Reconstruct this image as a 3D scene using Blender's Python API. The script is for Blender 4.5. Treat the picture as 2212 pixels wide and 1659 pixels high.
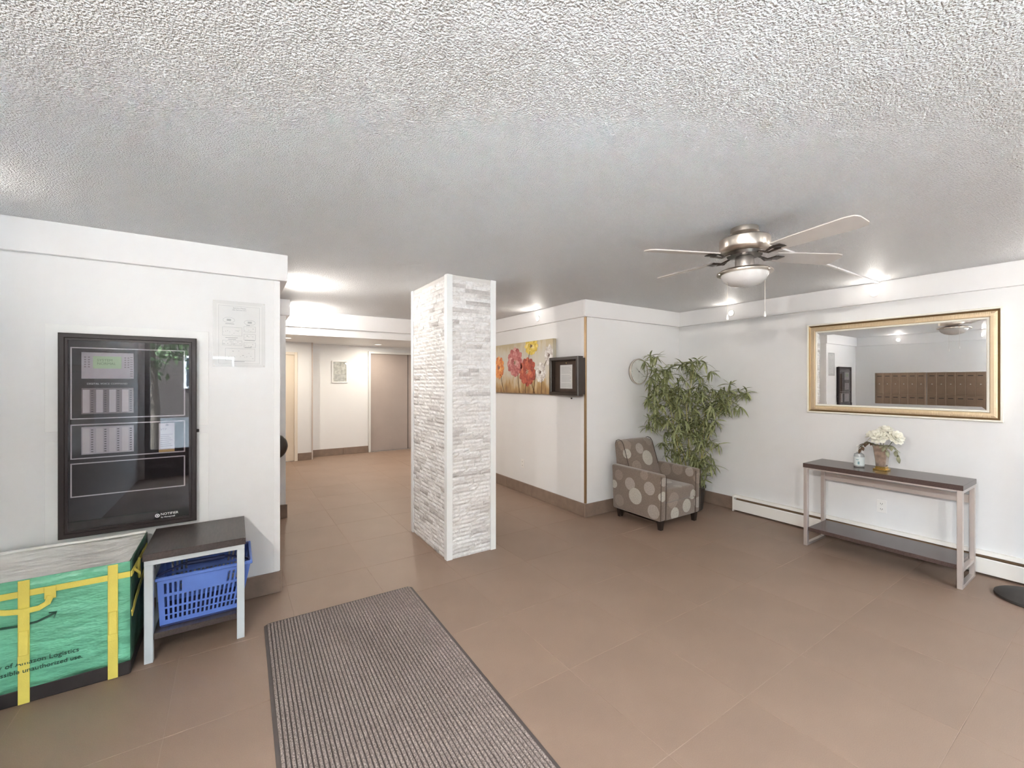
import bpy, bmesh, math, random
from math import sin, cos, pi, radians, sqrt
from mathutils import Vector, Matrix, Euler

rnd = random.Random(11)
S = bpy.context.scene
for o in list(bpy.data.objects):
    bpy.data.objects.remove(o, do_unlink=True)
COL = S.collection

# ------------------------------------------------------------------ camera
YAW = radians(33.2)
cam_d = bpy.data.cameras.new('camera')
cam = bpy.data.objects.new('camera', cam_d)
COL.objects.link(cam)
cam.location = (0, 0, 1.5)
cam.rotation_euler = (pi / 2, 0, -YAW)
cam_d.sensor_width = 36.0
cam_d.lens = 917.0 / 2212.0 * 36.0
cam_d.shift_y = -5.5 / 2212.0
cam_d.clip_start = 0.02
S.camera = cam

# ------------------------------------------------------------------ view, world, daylight
S.view_settings.view_transform = 'Standard'
S.view_settings.look = 'None'
S.view_settings.gamma = 1.0
S.view_settings.use_curve_mapping = False
S.view_settings.exposure = 0.22
S.cycles.use_denoising = True
S.cycles.max_bounces = 8
S.cycles.diffuse_bounces = 7
S.cycles.use_adaptive_sampling = True
S.cycles.adaptive_threshold = 0.05
S.cycles.adaptive_min_samples = 24
S.cycles.glossy_bounces = 4
S.cycles.transparent_max_bounces = 10
S.cycles.sample_clamp_indirect = 250.0
S.cycles.caustics_reflective = False
S.cycles.caustics_refractive = False

SKY_STRENGTH = 24.0
SUN_STRENGTH = 270.0
LAMP_W = 7.0
HALL_W = 17.0
w = bpy.data.worlds.new('world')
S.world = w
w.use_nodes = True
nt = w.node_tree
bgn = nt.nodes['Background']
bgn.inputs[0].default_value = (0.70, 0.85, 1.0, 1)
bgn.inputs[1].default_value = SKY_STRENGTH

sun_d = bpy.data.lights.new('sun', 'SUN')
sun_d.energy = SUN_STRENGTH
sun_d.angle = radians(0.6)
sun_d.color = (0.77, 0.905, 1.0)
sun = bpy.data.objects.new('sun', sun_d)
COL.objects.link(sun)
sun.rotation_euler = Vector((0.45, -0.25, -1.0)).to_track_quat('-Z', 'Y').to_euler()

def portal(loc, sx, sy):
    d = bpy.data.lights.new('window_daylight', 'AREA')
    d.shape = 'RECTANGLE'
    d.size = sx
    d.size_y = sy
    d.cycles.is_portal = True
    o = bpy.data.objects.new('window_daylight', d)
    COL.objects.link(o)
    o.location = loc
    o.rotation_euler = (pi / 2, 0, 0)          # -Z of the light looks to +Y
    o.rotation_euler = Vector((0, 1, 0)).to_track_quat('-Z', 'Z').to_euler()

BACK_Y = -1.70
portal((0.10, BACK_Y - 0.06, 1.08), 2.50, 2.14)
portal((2.95, BACK_Y - 0.06, 1.225), 0.95, 1.75)

ZC = 2.40        # ceiling height
ZF = 2.215       # underside of the fascia boards

# ------------------------------------------------------------------ materials
def new_mat(name):
    m = bpy.data.materials.new(name)
    m.use_nodes = True
    return m, m.node_tree, m.node_tree.nodes['Principled BSDF']

def N(nt, typ, **kw):
    n = nt.nodes.new(typ)
    for k, v in kw.items():
        setattr(n, k, v)
    return n

def mat(name, col, rough=0.5, metal=0.0, var=None, bump=None, spec=0.5, emit=None, alpha=None, stretch=None, sheen=0.0, coat=0.0):
    """var=(scale, amount): brightness mottling; bump=(scale, strength, distance)."""
    m, nt, p = new_mat(name)
    p.inputs['Base Color'].default_value = (*col, 1)
    p.inputs['Roughness'].default_value = rough
    p.inputs['Metallic'].default_value = metal
    p.inputs['Specular IOR Level'].default_value = spec
    p.inputs['Coat Weight'].default_value = coat
    if sheen:
        p.inputs['Sheen Weight'].default_value = sheen
    tc = N(nt, 'ShaderNodeTexCoord')
    vec = tc.outputs['Object']
    if stretch:
        mp = N(nt, 'ShaderNodeMapping')
        mp.inputs['Scale'].default_value = stretch
        nt.links.new(vec, mp.inputs[0])
        vec = mp.outputs[0]
    if var:
        nz = N(nt, 'ShaderNodeTexNoise')
        nz.inputs['Scale'].default_value = var[0]
        nz.inputs['Detail'].default_value = 4
        nt.links.new(vec, nz.inputs['Vector'])
        mr = N(nt, 'ShaderNodeMapRange')
        mr.inputs['From Min'].default_value = 0.3
        mr.inputs['From Max'].default_value = 0.7
        mr.inputs['To Min'].default_value = 1 - var[1]
        mr.inputs['To Max'].default_value = 1 + var[1]
        nt.links.new(nz.outputs[0], mr.inputs[0])
        mx = N(nt, 'ShaderNodeVectorMath', operation='SCALE')
        mx.inputs[0].default_value = col
        nt.links.new(mr.outputs[0], mx.inputs['Scale'])
        nt.links.new(mx.outputs[0], p.inputs['Base Color'])
    if bump:
        nb = N(nt, 'ShaderNodeTexNoise')
        nb.inputs['Scale'].default_value = bump[0]
        nb.inputs['Detail'].default_value = 3
        nt.links.new(vec, nb.inputs['Vector'])
        bp = N(nt, 'ShaderNodeBump')
        bp.inputs['Strength'].default_value = bump[1]
        bp.inputs['Distance'].default_value = bump[2]
        nt.links.new(nb.outputs[0], bp.inputs['Height'])
        nt.links.new(bp.outputs[0], p.inputs['Normal'])
    if emit:
        p.inputs['Emission Color'].default_value = (*emit[0], 1)
        p.inputs['Emission Strength'].default_value = emit[1]
    return m

def glass_mat(name, tint=(1, 1, 1), refl=0.0, rough=0.0, gcol=1.0):
    """thin clear sheet: see-through plus a Fresnel reflection"""
    m = bpy.data.materials.new(name)
    m.use_nodes = True
    nt = m.node_tree
    nt.nodes.clear()
    out = N(nt, 'ShaderNodeOutputMaterial')
    tr = N(nt, 'ShaderNodeBsdfTransparent')
    tr.inputs[0].default_value = (*tint, 1)
    gl = N(nt, 'ShaderNodeBsdfGlossy')
    gl.inputs['Roughness'].default_value = rough
    gl.inputs['Color'].default_value = (gcol, gcol, gcol, 1)
    fr = N(nt, 'ShaderNodeFresnel')
    gm = N(nt, 'ShaderNodeNewGeometry')
    io = N(nt, 'ShaderNodeMapRange')           # same index from either side of the thin sheet
    io.inputs['To Min'].default_value = 1.5
    io.inputs['To Max'].default_value = 1 / 1.5
    nt.links.new(gm.outputs['Backfacing'], io.inputs[0])
    nt.links.new(io.outputs[0], fr.inputs[0])
    ad = N(nt, 'ShaderNodeMath', operation='ADD')
    ad.inputs[1].default_value = refl
    mx = N(nt, 'ShaderNodeMixShader')
    nt.links.new(fr.outputs[0], ad.inputs[0])
    nt.links.new(ad.outputs[0], mx.inputs[0])
    nt.links.new(tr.outputs[0], mx.inputs[1])
    nt.links.new(gl.outputs[0], mx.inputs[2])
    nt.links.new(mx.outputs[0], out.inputs[0])
    return m

WALL = mat('wall_paint', (0.765, 0.765, 0.765), 0.42)
FASCIA = mat('fascia_paint', (0.78, 0.775, 0.775), 0.5)
TRIMW = mat('white_trim_paint', (0.80, 0.80, 0.80), 0.4)
CREAM = mat('cream_door_paint', (0.72, 0.62, 0.50), 0.5)
GROUT = mat('grout', (0.33, 0.24, 0.185), 0.85)
BROWNTILE = mat('baseboard_tile', (0.23, 0.165, 0.125), 0.5, var=(12, 0.12))
ELEV = mat('grey_door_paint', (0.36, 0.30, 0.27), 0.5, var=(3, 0.04))
STEEL = mat('brushed_steel', (0.60, 0.56, 0.53), 0.32, 1.0, bump=(300, 0.05, 0.001), stretch=(1, 1, 12))
NICKEL = mat('satin_nickel', (0.62, 0.56, 0.50), 0.28, 1.0)
DARKNICKEL = mat('dark_bronze_metal', (0.10, 0.085, 0.075), 0.35, 0.9)
GREYMETAL = mat('grey_powder_coat', (0.55, 0.60, 0.63), 0.45)
CONSOLEMETAL = mat('console_steel', (0.66, 0.60, 0.57), 0.38, 0.75)
ESPRESSO = mat('espresso_wood', (0.085, 0.056, 0.050), 0.22, var=(20, 0.25), stretch=(1, 8, 8))
ESPRESSOX = mat('espresso_veneer', (0.058, 0.043, 0.040), 0.33, var=(14, 0.25), stretch=(8, 1, 8))
BLACK = mat('black_plastic', (0.015, 0.013, 0.013), 0.35)
BLACKRUB = mat('black_rubber', (0.045, 0.038, 0.034), 0.7)
WHITEPL = mat('white_plastic', (0.82, 0.81, 0.79), 0.35)
PAPER = mat('white_paper', (0.83, 0.83, 0.82), 0.7)
PAPERINK = mat('grey_print', (0.33, 0.34, 0.36), 0.7)
PALEINK = mat('pale_grey_print', (0.45, 0.46, 0.47), 0.7)
CLEAR = glass_mat('clear_acrylic', (1.0, 1.0, 1.0), 0.0, gcol=0.35)
PANEGLASS = glass_mat('window_glass', (0.97, 0.985, 0.98), 0.0)
CABGLASS = glass_mat('cabinet_glass', (0.82, 0.80, 0.82), 0.0, gcol=0.75)
MIRROR = mat('mirror_silver', (0.90, 0.89, 0.88), 0.0, 1.0)
LAMPON = mat('lamp_lens', (1, 1, 1), 0.5, emit=((1.0, 0.96, 0.88), 2.5))

def lin(r, g, b):
    f = lambda c: (c / 255 / 12.92) if c / 255 <= 0.04045 else ((c / 255 + 0.055) / 1.055) ** 2.4
    return (f(r), f(g), f(b))

# floor tile: matte porcelain, each tile a little different
def floor_mat():
    m, nt, p = new_mat('floor_tile')
    oi = N(nt, 'ShaderNodeObjectInfo')
    tc = N(nt, 'ShaderNodeTexCoord')
    nz = N(nt, 'ShaderNodeTexNoise')
    nz.inputs['Scale'].default_value = 3.0
    nz.inputs['Detail'].default_value = 2
    nt.links.new(tc.outputs['Object'], nz.inputs['Vector'])
    nf = N(nt, 'ShaderNodeTexNoise')
    nf.inputs['Scale'].default_value = 260
    nt.links.new(tc.outputs['Object'], nf.inputs['Vector'])
    a = N(nt, 'ShaderNodeMapRange'); a.inputs['To Min'].default_value = 0.98; a.inputs['To Max'].default_value = 1.02
    nt.links.new(oi.outputs['Random'], a.inputs[0])
    b = N(nt, 'ShaderNodeMapRange'); b.inputs['From Min'].default_value = .3; b.inputs['From Max'].default_value = .7
    b.inputs['To Min'].default_value = 0.96; b.inputs['To Max'].default_value = 1.04
    nt.links.new(nz.outputs[0], b.inputs[0])
    c = N(nt, 'ShaderNodeMapRange'); c.inputs['From Min'].default_value = .3; c.inputs['From Max'].default_value = .7
    c.inputs['To Min'].default_value = 0.94; c.inputs['To Max'].default_value = 1.06
    nt.links.new(nf.outputs[0], c.inputs[0])
    m1 = N(nt, 'ShaderNodeMath', operation='MULTIPLY'); m2 = N(nt, 'ShaderNodeMath', operation='MULTIPLY')
    nt.links.new(a.outputs[0], m1.inputs[0]); nt.links.new(b.outputs[0], m1.inputs[1])
    nt.links.new(m1.outputs[0], m2.inputs[0]); nt.links.new(c.outputs[0], m2.inputs[1])
    sc = N(nt, 'ShaderNodeVectorMath', operation='SCALE'); sc.inputs[0].default_value = (0.272, 0.186, 0.138)
    nt.links.new(m2.outputs[0], sc.inputs['Scale']); nt.links.new(sc.outputs[0], p.inputs['Base Color'])
    p.inputs['Roughness'].default_value = 0.48
    return m
FLOORTILE = floor_mat()

def popcorn_mat():
    m, nt, p = new_mat('popcorn_ceiling')
    p.inputs['Base Color'].default_value = (0.91, 0.91, 0.915, 1)
    p.inputs['Roughness'].default_value = 0.55
    tc = N(nt, 'ShaderNodeTexCoord')
    n1 = N(nt, 'ShaderNodeTexNoise'); n1.inputs['Scale'].default_value = 140; n1.inputs['Detail'].default_value = 1.0; n1.inputs['Roughness'].default_value = .55
    v = N(nt, 'ShaderNodeTexVoronoi'); v.inputs['Scale'].default_value = 175
    v.feature = 'F1'
    nt.links.new(tc.outputs['Object'], n1.inputs['Vector']); nt.links.new(tc.outputs['Object'], v.inputs['Vector'])
    r = N(nt, 'ShaderNodeMapRange'); r.inputs['From Min'].default_value = .38; r.inputs['From Max'].default_value = .66
    nt.links.new(n1.outputs[0], r.inputs[0])
    mt = N(nt, 'ShaderNodeMath', operation='MULTIPLY_ADD'); mt.inputs[1].default_value = -0.55
    nt.links.new(v.outputs['Distance'], mt.inputs[0]); nt.links.new(r.outputs[0], mt.inputs[2])
    bp = N(nt, 'ShaderNodeBump'); bp.inputs['Strength'].default_value = 1.0; bp.inputs['Distance'].default_value = 0.008
    nt.links.new(mt.outputs[0], bp.inputs['Height']); nt.links.new(bp.outputs[0], p.inputs['Normal'])
    return m
POPCORN = popcorn_mat()

def stone_mat():
    m, nt, p = new_mat('split_face_marble')
    g = N(nt, 'ShaderNodeNewGeometry'); oi = N(nt, 'ShaderNodeObjectInfo'); tc = N(nt, 'ShaderNodeTexCoord')
    ad = N(nt, 'ShaderNodeMath', operation='ADD'); nt.links.new(g.outputs['Random Per Island'], ad.inputs[0]); nt.links.new(oi.outputs['Random'], ad.inputs[1])
    fr = N(nt, 'ShaderNodeMath', operation='FRACT'); nt.links.new(ad.outputs[0], fr.inputs[0])
    cr = N(nt, 'ShaderNodeValToRGB')
    e = cr.color_ramp.elements
    e[0].position = 0.0; e[0].color = (0.46, 0.44, 0.43, 1)
    e[1].position = 1.0; e[1].color = (0.79, 0.79, 0.79, 1)
    for pos, c in ((0.08, (0.57, 0.55, 0.54, 1)), (0.18, (0.70, 0.685, 0.67, 1)), (0.5, (0.76, 0.75, 0.74, 1))):
        k = e.new(pos); k.color = c
    nt.links.new(fr.outputs[0], cr.inputs[0])
    nz = N(nt, 'ShaderNodeTexNoise'); nz.inputs['Scale'].default_value = 26; nz.inputs['Detail'].default_value = 6; nz.inputs['Distortion'].default_value = 1.5
    nt.links.new(tc.outputs['Object'], nz.inputs['Vector'])
    r2 = N(nt, 'ShaderNodeMapRange'); r2.inputs['From Min'].default_value = .35; r2.inputs['From Max'].default_value = .6
    r2.inputs['To Min'].default_value = .84; r2.inputs['To Max'].default_value = 1.05
    nt.links.new(nz.outputs[0], r2.inputs[0])
    sc = N(nt, 'ShaderNodeVectorMath', operation='SCALE'); nt.links.new(cr.outputs[0], sc.inputs[0]); nt.links.new(r2.outputs[0], sc.inputs['Scale'])
    nt.links.new(sc.outputs[0], p.inputs['Base Color'])
    p.inputs['Roughness'].default_value = 0.45
    n2 = N(nt, 'ShaderNodeTexNoise'); n2.inputs['Scale'].default_value = 70; n2.inputs['Detail'].default_value = 4
    nt.links.new(tc.outputs['Object'], n2.inputs['Vector'])
    bp = N(nt, 'ShaderNodeBump'); bp.inputs['Strength'].default_value = 0.6; bp.inputs['Distance'].default_value = 0.006
    nt.links.new(n2.outputs[0], bp.inputs['Height']); nt.links.new(bp.outputs[0], p.inputs['Normal'])
    return m
STONE = stone_mat()
MORTAR = mat('mortar', (0.60, 0.58, 0.56), 0.9)

# ------------------------------------------------------------------ mesh helpers
ORG = {}

def bx(bm, x0, x1, y0, y1, z0, z1, bev=0.0, seg=1):
    m = Matrix.Translation(((x0 + x1) / 2, (y0 + y1) / 2, (z0 + z1) / 2)) @ Matrix.Diagonal((abs(x1 - x0), abs(y1 - y0), abs(z1 - z0), 1))
    r = bmesh.ops.create_cube(bm, size=1.0, matrix=m)
    if bev > 0:
        es = list({e for v in r['verts'] for e in v.link_edges})
        bmesh.ops.bevel(bm, geom=es, offset=bev, segments=seg, profile=0.5, affect='EDGES')
    return r['verts']

def lathe(bm, prof, cx=0, cy=0, seg=32, cap=True):
    """prof: list of (radius, z)"""
    rings = []
    for r, z in prof:
        if r < 1e-6:
            rings.append([bm.verts.new((cx, cy, z))])
        else:
            rings.append([bm.verts.new((cx + r * cos(2 * pi * i / seg), cy + r * sin(2 * pi * i / seg), z)) for i in range(seg)])
    for a, b in zip(rings[:-1], rings[1:]):
        for i in range(seg):
            j = (i + 1) % seg
            vs = [a[i % len(a)], a[j % len(a)], b[j % len(b)], b[i % len(b)]]
            u = []
            for v in vs:
                if v not in u:
                    u.append(v)
            if len(u) > 2:
                bm.faces.new(u)
    if cap:
        for ring in (rings[0], rings[-1]):
            if len(ring) > 2:
                bm.faces.new(ring)
    bmesh.ops.recalc_face_normals(bm, faces=bm.faces)

def tube(bm, pts, rad, seg=8, flat=None):
    """tube along pts; rad number or list; flat=(w,h) for a strap section"""
    pts = [Vector(p) for p in pts]
    n = len(pts)
    rings = []
    up = Vector((0, 0, 1))
    for i, p in enumerate(pts):
        t = (pts[min(i + 1, n - 1)] - pts[max(i - 1, 0)]).normalized()
        u = up if abs(t.dot(up)) < 0.95 else Vector((0, 1, 0))
        a = t.cross(u).normalized()
        b = a.cross(t).normalized()
        r = rad[i] if isinstance(rad, (list, tuple)) else rad
        if flat:
            ring = [bm.verts.new(p + a * sx * flat[0] / 2 + b * sy * flat[1] / 2) for sx, sy in ((1, 1), (-1, 1), (-1, -1), (1, -1))]
        else:
            ring = [bm.verts.new(p + (a * cos(2 * pi * k / seg) + b * sin(2 * pi * k / seg)) * r) for k in range(seg)]
        rings.append(ring)
    for r0, r1 in zip(rings[:-1], rings[1:]):
        m = len(r0)
        for k in range(m):
            bm.faces.new((r0[k], r0[(k + 1) % m], r1[(k + 1) % m], r1[k]))
    bm.faces.new(rings[0]); bm.faces.new(rings[-1])
    bmesh.ops.recalc_face_normals(bm, faces=bm.faces)

def prism(bm, poly, axis, a0, a1):
    """extrude 2-D polygon between a0 and a1 along axis ('x': poly is (y,z); 'y': (x,z); 'z': (x,y))"""
    def P(u, v, a):
        return {'x': (a, u, v), 'y': (u, a, v), 'z': (u, v, a)}[axis]
    A = [bm.verts.new(P(u, v, a0)) for u, v in poly]
    B = [bm.verts.new(P(u, v, a1)) for u, v in poly]
    n = len(poly)
    fs = [bm.faces.new(A), bm.faces.new(B)]
    for i in range(n):
        fs.append(bm.faces.new((A[i], A[(i + 1) % n], B[(i + 1) % n], B[i])))
    bmesh.ops.recalc_face_normals(bm, faces=bm.faces)
    return fs

def ring_frame(bm, axis, pos, u0, u1, v0, v1, wd, d0, d1, bev=0.0):
    """rectangular frame of bar width wd in the plane 'axis'=pos; d0..d1 depth"""
    def b(ua, ub, va, vb):
        if axis == 'y':
            bx(bm, ua, ub, d0, d1, va, vb, bev)
        else:
            bx(bm, d0, d1, ua, ub, va, vb, bev)
    b(u0, u1, v1 - wd, v1); b(u0, u1, v0, v0 + wd)
    b(u0, u0 + wd, v0 + wd, v1 - wd); b(u1 - wd, u1, v0 + wd, v1 - wd)

def sweep_frame(bm, axis, u0, u1, v0, v1, prof, base, sgn):
    """mitred picture-frame moulding: prof = [(inset, depth)] closed; depth measured from base along sgn"""
    rings = []
    for ins, dep in prof:
        c = [(u0 + ins, v0 + ins), (u1 - ins, v0 + ins), (u1 - ins, v1 - ins), (u0 + ins, v1 - ins)]
        rings.append([bm.verts.new((base + sgn * dep, u, v) if axis == 'x' else (u, base + sgn * dep, v)) for u, v in c])
    n = len(rings)
    for i in range(n):
        a, b = rings[i], rings[(i + 1) % n]
        for k in range(4):
            bm.faces.new((a[k], a[(k + 1) % 4], b[(k + 1) % 4], b[k]))
    bmesh.ops.recalc_face_normals(bm, faces=bm.faces)

def obj(name, bm, m, parent=None, smooth=None, local=False):
    me = bpy.data.meshes.new(name)
    if isinstance(bm, bmesh.types.BMesh):
        bm.normal_update()
        bm.to_mesh(me); bm.free()
    else:
        me = bm
    o = bpy.data.objects.new(name, me)
    COL.objects.link(o)
    ms = m if isinstance(m, (list, tuple)) else [m]
    if len(me.materials) == 0:
        for k in ms:
            me.materials.append(k)
    if smooth is not None:
        me.shade_smooth()
        me.set_sharp_from_angle(angle=radians(smooth))
    if parent is not None:
        o.parent = parent
        org = ORG.get(parent.name, Vector((0, 0, 0)))
        ORG[o.name] = org
        if not local:
            me.transform(Matrix.Translation(-org))
    else:
        ORG[o.name] = Vector((0, 0, 0))
    return o

def recenter(o, loc):
    """move a one-mesh thing's origin to loc"""
    loc = Vector(loc)
    o.data.transform(Matrix.Translation(-loc))
    o.location = loc
    ORG[o.name] = loc
    return o

def tag(o, label, cat, group=None):
    o['label'] = label; o['category'] = cat
    if group: o['group'] = group
    return o

def thing(name, label, cat, loc=(0, 0, 0), group=None, rotz=0.0):
    o = bpy.data.objects.new(name, None)
    o.empty_display_size = 0.1
    COL.objects.link(o)
    o.location = loc
    o.rotation_euler = (0, 0, rotz)
    ORG[o.name] = Vector(loc)
    return tag(o, label, cat, group)

def struct(name, bm, m, parent=None, smooth=None):
    o = obj(name, bm, m, parent, smooth)
    if parent is None:
        o['kind'] = 'structure'
    return o

def one(name, m, parent, *boxes, bev=0.0, smooth=None):
    bm = bmesh.new()
    for b in boxes:
        bx(bm, *b, bev=bev)
    return obj(name, bm, m, parent, smooth)

def copy_tree(o, parent=None):
    c = o.copy()
    COL.objects.link(c)
    ORG[c.name] = ORG.get(o.name, Vector((0, 0, 0)))
    c.parent = parent
    for ch in list(o.children):
        copy_tree(ch, c)
    return c

def lettering(s, size, m, parent, origin, ux, uy, extrude=0.0006, align='LEFT', name='lettering'):
    """text laid in the plane spanned by ux (reading direction) and uy (up), world coordinates"""
    cu = bpy.data.curves.new('text', 'FONT')
    cu.body = s; cu.size = size; cu.extrude = extrude; cu.align_x = align
    cu.resolution_u = 3
    t = bpy.data.objects.new('text', cu)
    COL.objects.link(t)
    bpy.context.view_layer.update()
    me = bpy.data.meshes.new_from_object(t.evaluated_get(bpy.context.evaluated_depsgraph_get()))
    bpy.data.objects.remove(t, do_unlink=True)
    bpy.data.curves.remove(cu)
    ux = Vector(ux).normalized(); uy = Vector(uy).normalized(); uz = ux.cross(uy)
    M4 = Matrix((ux, uy, uz)).transposed().to_4x4()
    M4.translation = Vector(origin)
    me.transform(M4)
    me.name = name
    me.materials.clear()
    return obj(name, me, m, parent)

# ------------------------------------------------------------------ the setting
XL, XR = -1.22, 4.91          # mailbox wall, mirror wall
YA = 3.45                     # alarm-panel wall face
YK = 3.48                     # clock wall face
XA = 3.25                     # painting wall face
YH = 6.02                     # header into the lift hall
HC = 2.245                    # lift-hall ceiling
YF, YD = 9.20, 8.94           # lift wall, cream-door wall

# floor: mortar bed with separate tiles
bm = bmesh.new(); bx(bm, -2.0, 5.1, BACK_Y - 0.1, 9.5, -0.08, -0.0012)
floor = struct('floor', bm, GROUT)
TX, TY, X0, Y0 = 0.570, 0.608, 0.890, 1.080
bm = bmesh.new(); bx(bm, 0.0011, TX - 0.0011, 0.0011, TY - 0.0011, -0.010, 0.0, bev=0.0006)
tile_me = bpy.data.meshes.new('tile'); bm.to_mesh(tile_me); bm.free(); tile_me.materials.append(FLOORTILE)
for i in range(-5, 8):
    for j in range(-5, 14):
        x, y = X0 + i * TX, Y0 + j * TY
        if y + TY < BACK_Y or x > 4.92 or y > 9.2: continue
        if y > 6.0 and (x > 3.6): continue
        if x + TX < -1.25 and y < 6: continue
        if y > YA + 0.01 and y + TY < 4.75 and x + TX < 0.27: continue
        if y > YK and x > XA and y < 6.0: continue
        t = bpy.data.objects.new('tile', tile_me); COL.objects.link(t)
        t.location = (x, y, 0); t.parent = floor

bm = bmesh.new(); bx(bm, -1.34, 5.03, BACK_Y - 0.15, YH, ZC, ZC + 0.12)
struct('ceiling', bm, POPCORN)
bm = bmesh.new(); bx(bm, -1.34, 4.0, YH + 0.10, 9.4, HC, HC + 0.2)
struct('ceiling_hall', bm, WALL)

def wall(name, *boxes, m=WALL):
    bm = bmesh.new()
    for b in boxes:
        bx(bm, *b)
    return struct(name, bm, m)

wall('wall_left', (-1.34, 0.27, YA, 4.75, 0, ZC))
wall('wall_mailboxes', (-1.34, XL, BACK_Y - 0.15, YA, 0, ZC))
wall('wall_corridor', (-1.40, -1.34, 4.75, 5.28, 0, ZC))
wall('wall_pier', (-1.34, 0.475, 5.28, YH + 0.10, 0, ZC))
wall('wall_right', (XR, XR + 0.12, BACK_Y - 0.15, YK, 0, ZC))
wall('wall_clock', (XA, XR + 0.12, YK, YK + 0.25, 0, ZC))
wall('wall_painting', (XA, XA + 0.3, YK + 0.25, YH + 0.10, 0, ZC))
wall('wall_header', (0.475, XA, YH, YH + 0.10, 2.095, ZC))
wall('wall_hall_far', (1.255, 3.75, YF, YF + 0.12, 0, HC))
wall('wall_hall_door', (-1.4, 1.255, YD, YF + 0.12, 0, HC))
wall('wall_hall_left', (-1.46, -1.34, YH + 0.10, YD, 0, HC))
wall('wall_hall_right', (3.62, 3.75, YH + 0.10, YF, 0, HC))
wall('wall_back', (1.38, 2.45, BACK_Y - 0.15, BACK_Y, 0, ZC), (3.45, XR, BACK_Y - 0.15, BACK_Y, 0, ZC), (2.45, 3.45, BACK_Y - 0.15, BACK_Y, 0, 0.35), (2.45, 3.45, BACK_Y - 0.15, BACK_Y, 2.10, ZC), (XL, 1.38, BACK_Y - 0.15, BACK_Y, 2.15, ZC),
     (XL, -1.15, BACK_Y - 0.15, BACK_Y, 0, 2.15))

def trim(n, *boxes, m=FASCIA, bev=0.002):
    bm = bmesh.new()
    for b in boxes:
        bx(bm, *b, bev=bev)
    return struct('trim_%d' % n, bm, m)

trim(1, (XL, 0.32, 3.415, YA, ZF, ZC), (0.27, 0.32, YA, 4.75, ZF, ZC))
trim(2, (XL, XL + 0.035, BACK_Y, 3.415, ZF, ZC))
trim(3, (XR - 0.035, XR, BACK_Y, YK - 0.035, ZF, ZC))
trim(4, (XA - 0.04, XR, YK - 0.035, YK, ZF, ZC))
trim(5, (XA - 0.04, XA, YK, YH - 0.04, ZF, ZC))
trim(6, (0.475, XA, YH - 0.04, YH, 2.195, ZC))
trim(7, (-1.34, 0.515, 5.245, 5.28, 2.225, ZC), (0.475, 0.515, 5.28, YH - 0.04, 2.225, ZC))
trim(8, (XL + 0.035, XR - 0.035, BACK_Y, BACK_Y + 0.035, ZF, ZC))
# bronze corner guard and slim white boards on the outside corner
trim(9, (XA - 0.006, XA + 0.012, YK - 0.006, YK + 0.020, 0.15, ZF), m=mat('bronze_corner_guard', (0.33, 0.22, 0.12), 0.35, 0.6), bev=0.001)
trim(10, (XA - 0.004, XA, YK + 0.022, YK + 0.075, 0.15, ZF), m=TRIMW, bev=0.001)
trim(11, (0.235, 0.274, YA - 0.004, YA + 0.03, 0.15, ZF), m=TRIMW, bev=0.001)

# baseboards of brown tile, each length a piece
def baseboard(name, axis, face, a0, a1, out, h=0.147, step=0.60, start=None):
    """axis 'x' runs along X at y=face; out = direction of the room side"""
    bm = bmesh.new()
    d0, d1 = sorted((face, face + out * 0.006))
    if axis == 'x': bx(bm, a0, a1, d0, d1, 0.0, h - 0.004)
    else: bx(bm, d0, d1, a0, a1, 0.0, h - 0.004)
    base = struct(name, bm, GROUT)
    p = start if start is not None else a0
    f0, f1 = sorted((face + out * 0.002, face + out * 0.015))
    while p < a1 - 0.01:
        q = min(p + step, a1)
        s = max(p, a0)
        if q - s > 0.02:
            bm = bmesh.new()
            if axis == 'x': bx(bm, s + 0.001, q - 0.001, f0, f1, 0.001, h, bev=0.0025)
            else: bx(bm, f0, f1, s + 0.001, q - 0.001, 0.001, h, bev=0.0025)
            obj('tile', bm, BROWNTILE, base)
        p += step
baseboard('baseboard_left', 'x', YA, XL, 0.285, -1, start=-0.92)
baseboard('baseboard_left_return', 'y', 0.27, YA + 0.001, 4.75, 1)
baseboard('baseboard_clock', 'x', YK, XA - 0.015, XR, -1, start=XA - 0.015)
baseboard('baseboard_painting', 'y', XA, YK + 0.001, YH, -1, start=YK - 0.20)
baseboard('baseboard_right', 'y', XR, 2.735, YK - 0.016, -1)
baseboard('baseboard_pier', 'x', 5.28, -1.3, 0.49, -1, start=-0.5)
baseboard('baseboard_hall', 'x', YF, 1.27, 2.375, -1, h=0.14)
baseboard('baseboard_hall_door', 'x', YD, 1.005, 1.245, -1, h=0.14)

# cream door in the hall (left) and its frame; grey lift door with steel frame
d1 = one('door_1', CREAM, None, (0.08, 0.945, YD - 0.012, YD, 0.008, 2.0), bev=0.002); d1['kind'] = 'structure'
bm = bmesh.new()
bx(bm, 0.945, 1.0, YD - 0.03, YD, 0, 2.05, 0.003); bx(bm, 0.02, 0.08, YD - 0.03, YD, 0, 2.05, 0.003); bx(bm, 0.08, 0.945, YD - 0.03, YD, 2.0, 2.05, 0.003)
obj('door_frame', bm, mat('cream_frame_paint', (0.76, 0.68, 0.58), 0.5), d1)
d2 = one('door_2', ELEV, None, (2.42, 3.40, YF - 0.012, YF, 0.01, 2.09)); d2['kind'] = 'structure'
bm = bmesh.new()
bx(bm, 2.375, 2.42, YF - 0.045, YF, 0, 2.135, 0.003); bx(bm, 3.40, 3.445, YF - 0.045, YF, 0, 2.135, 0.003); bx(bm, 2.42, 3.40, YF - 0.045, YF, 2.09, 2.135, 0.003)
obj('door_frame', bm, mat('steel_door_frame', (0.70, 0.69, 0.66), 0.4, 0.3), d2)
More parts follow.
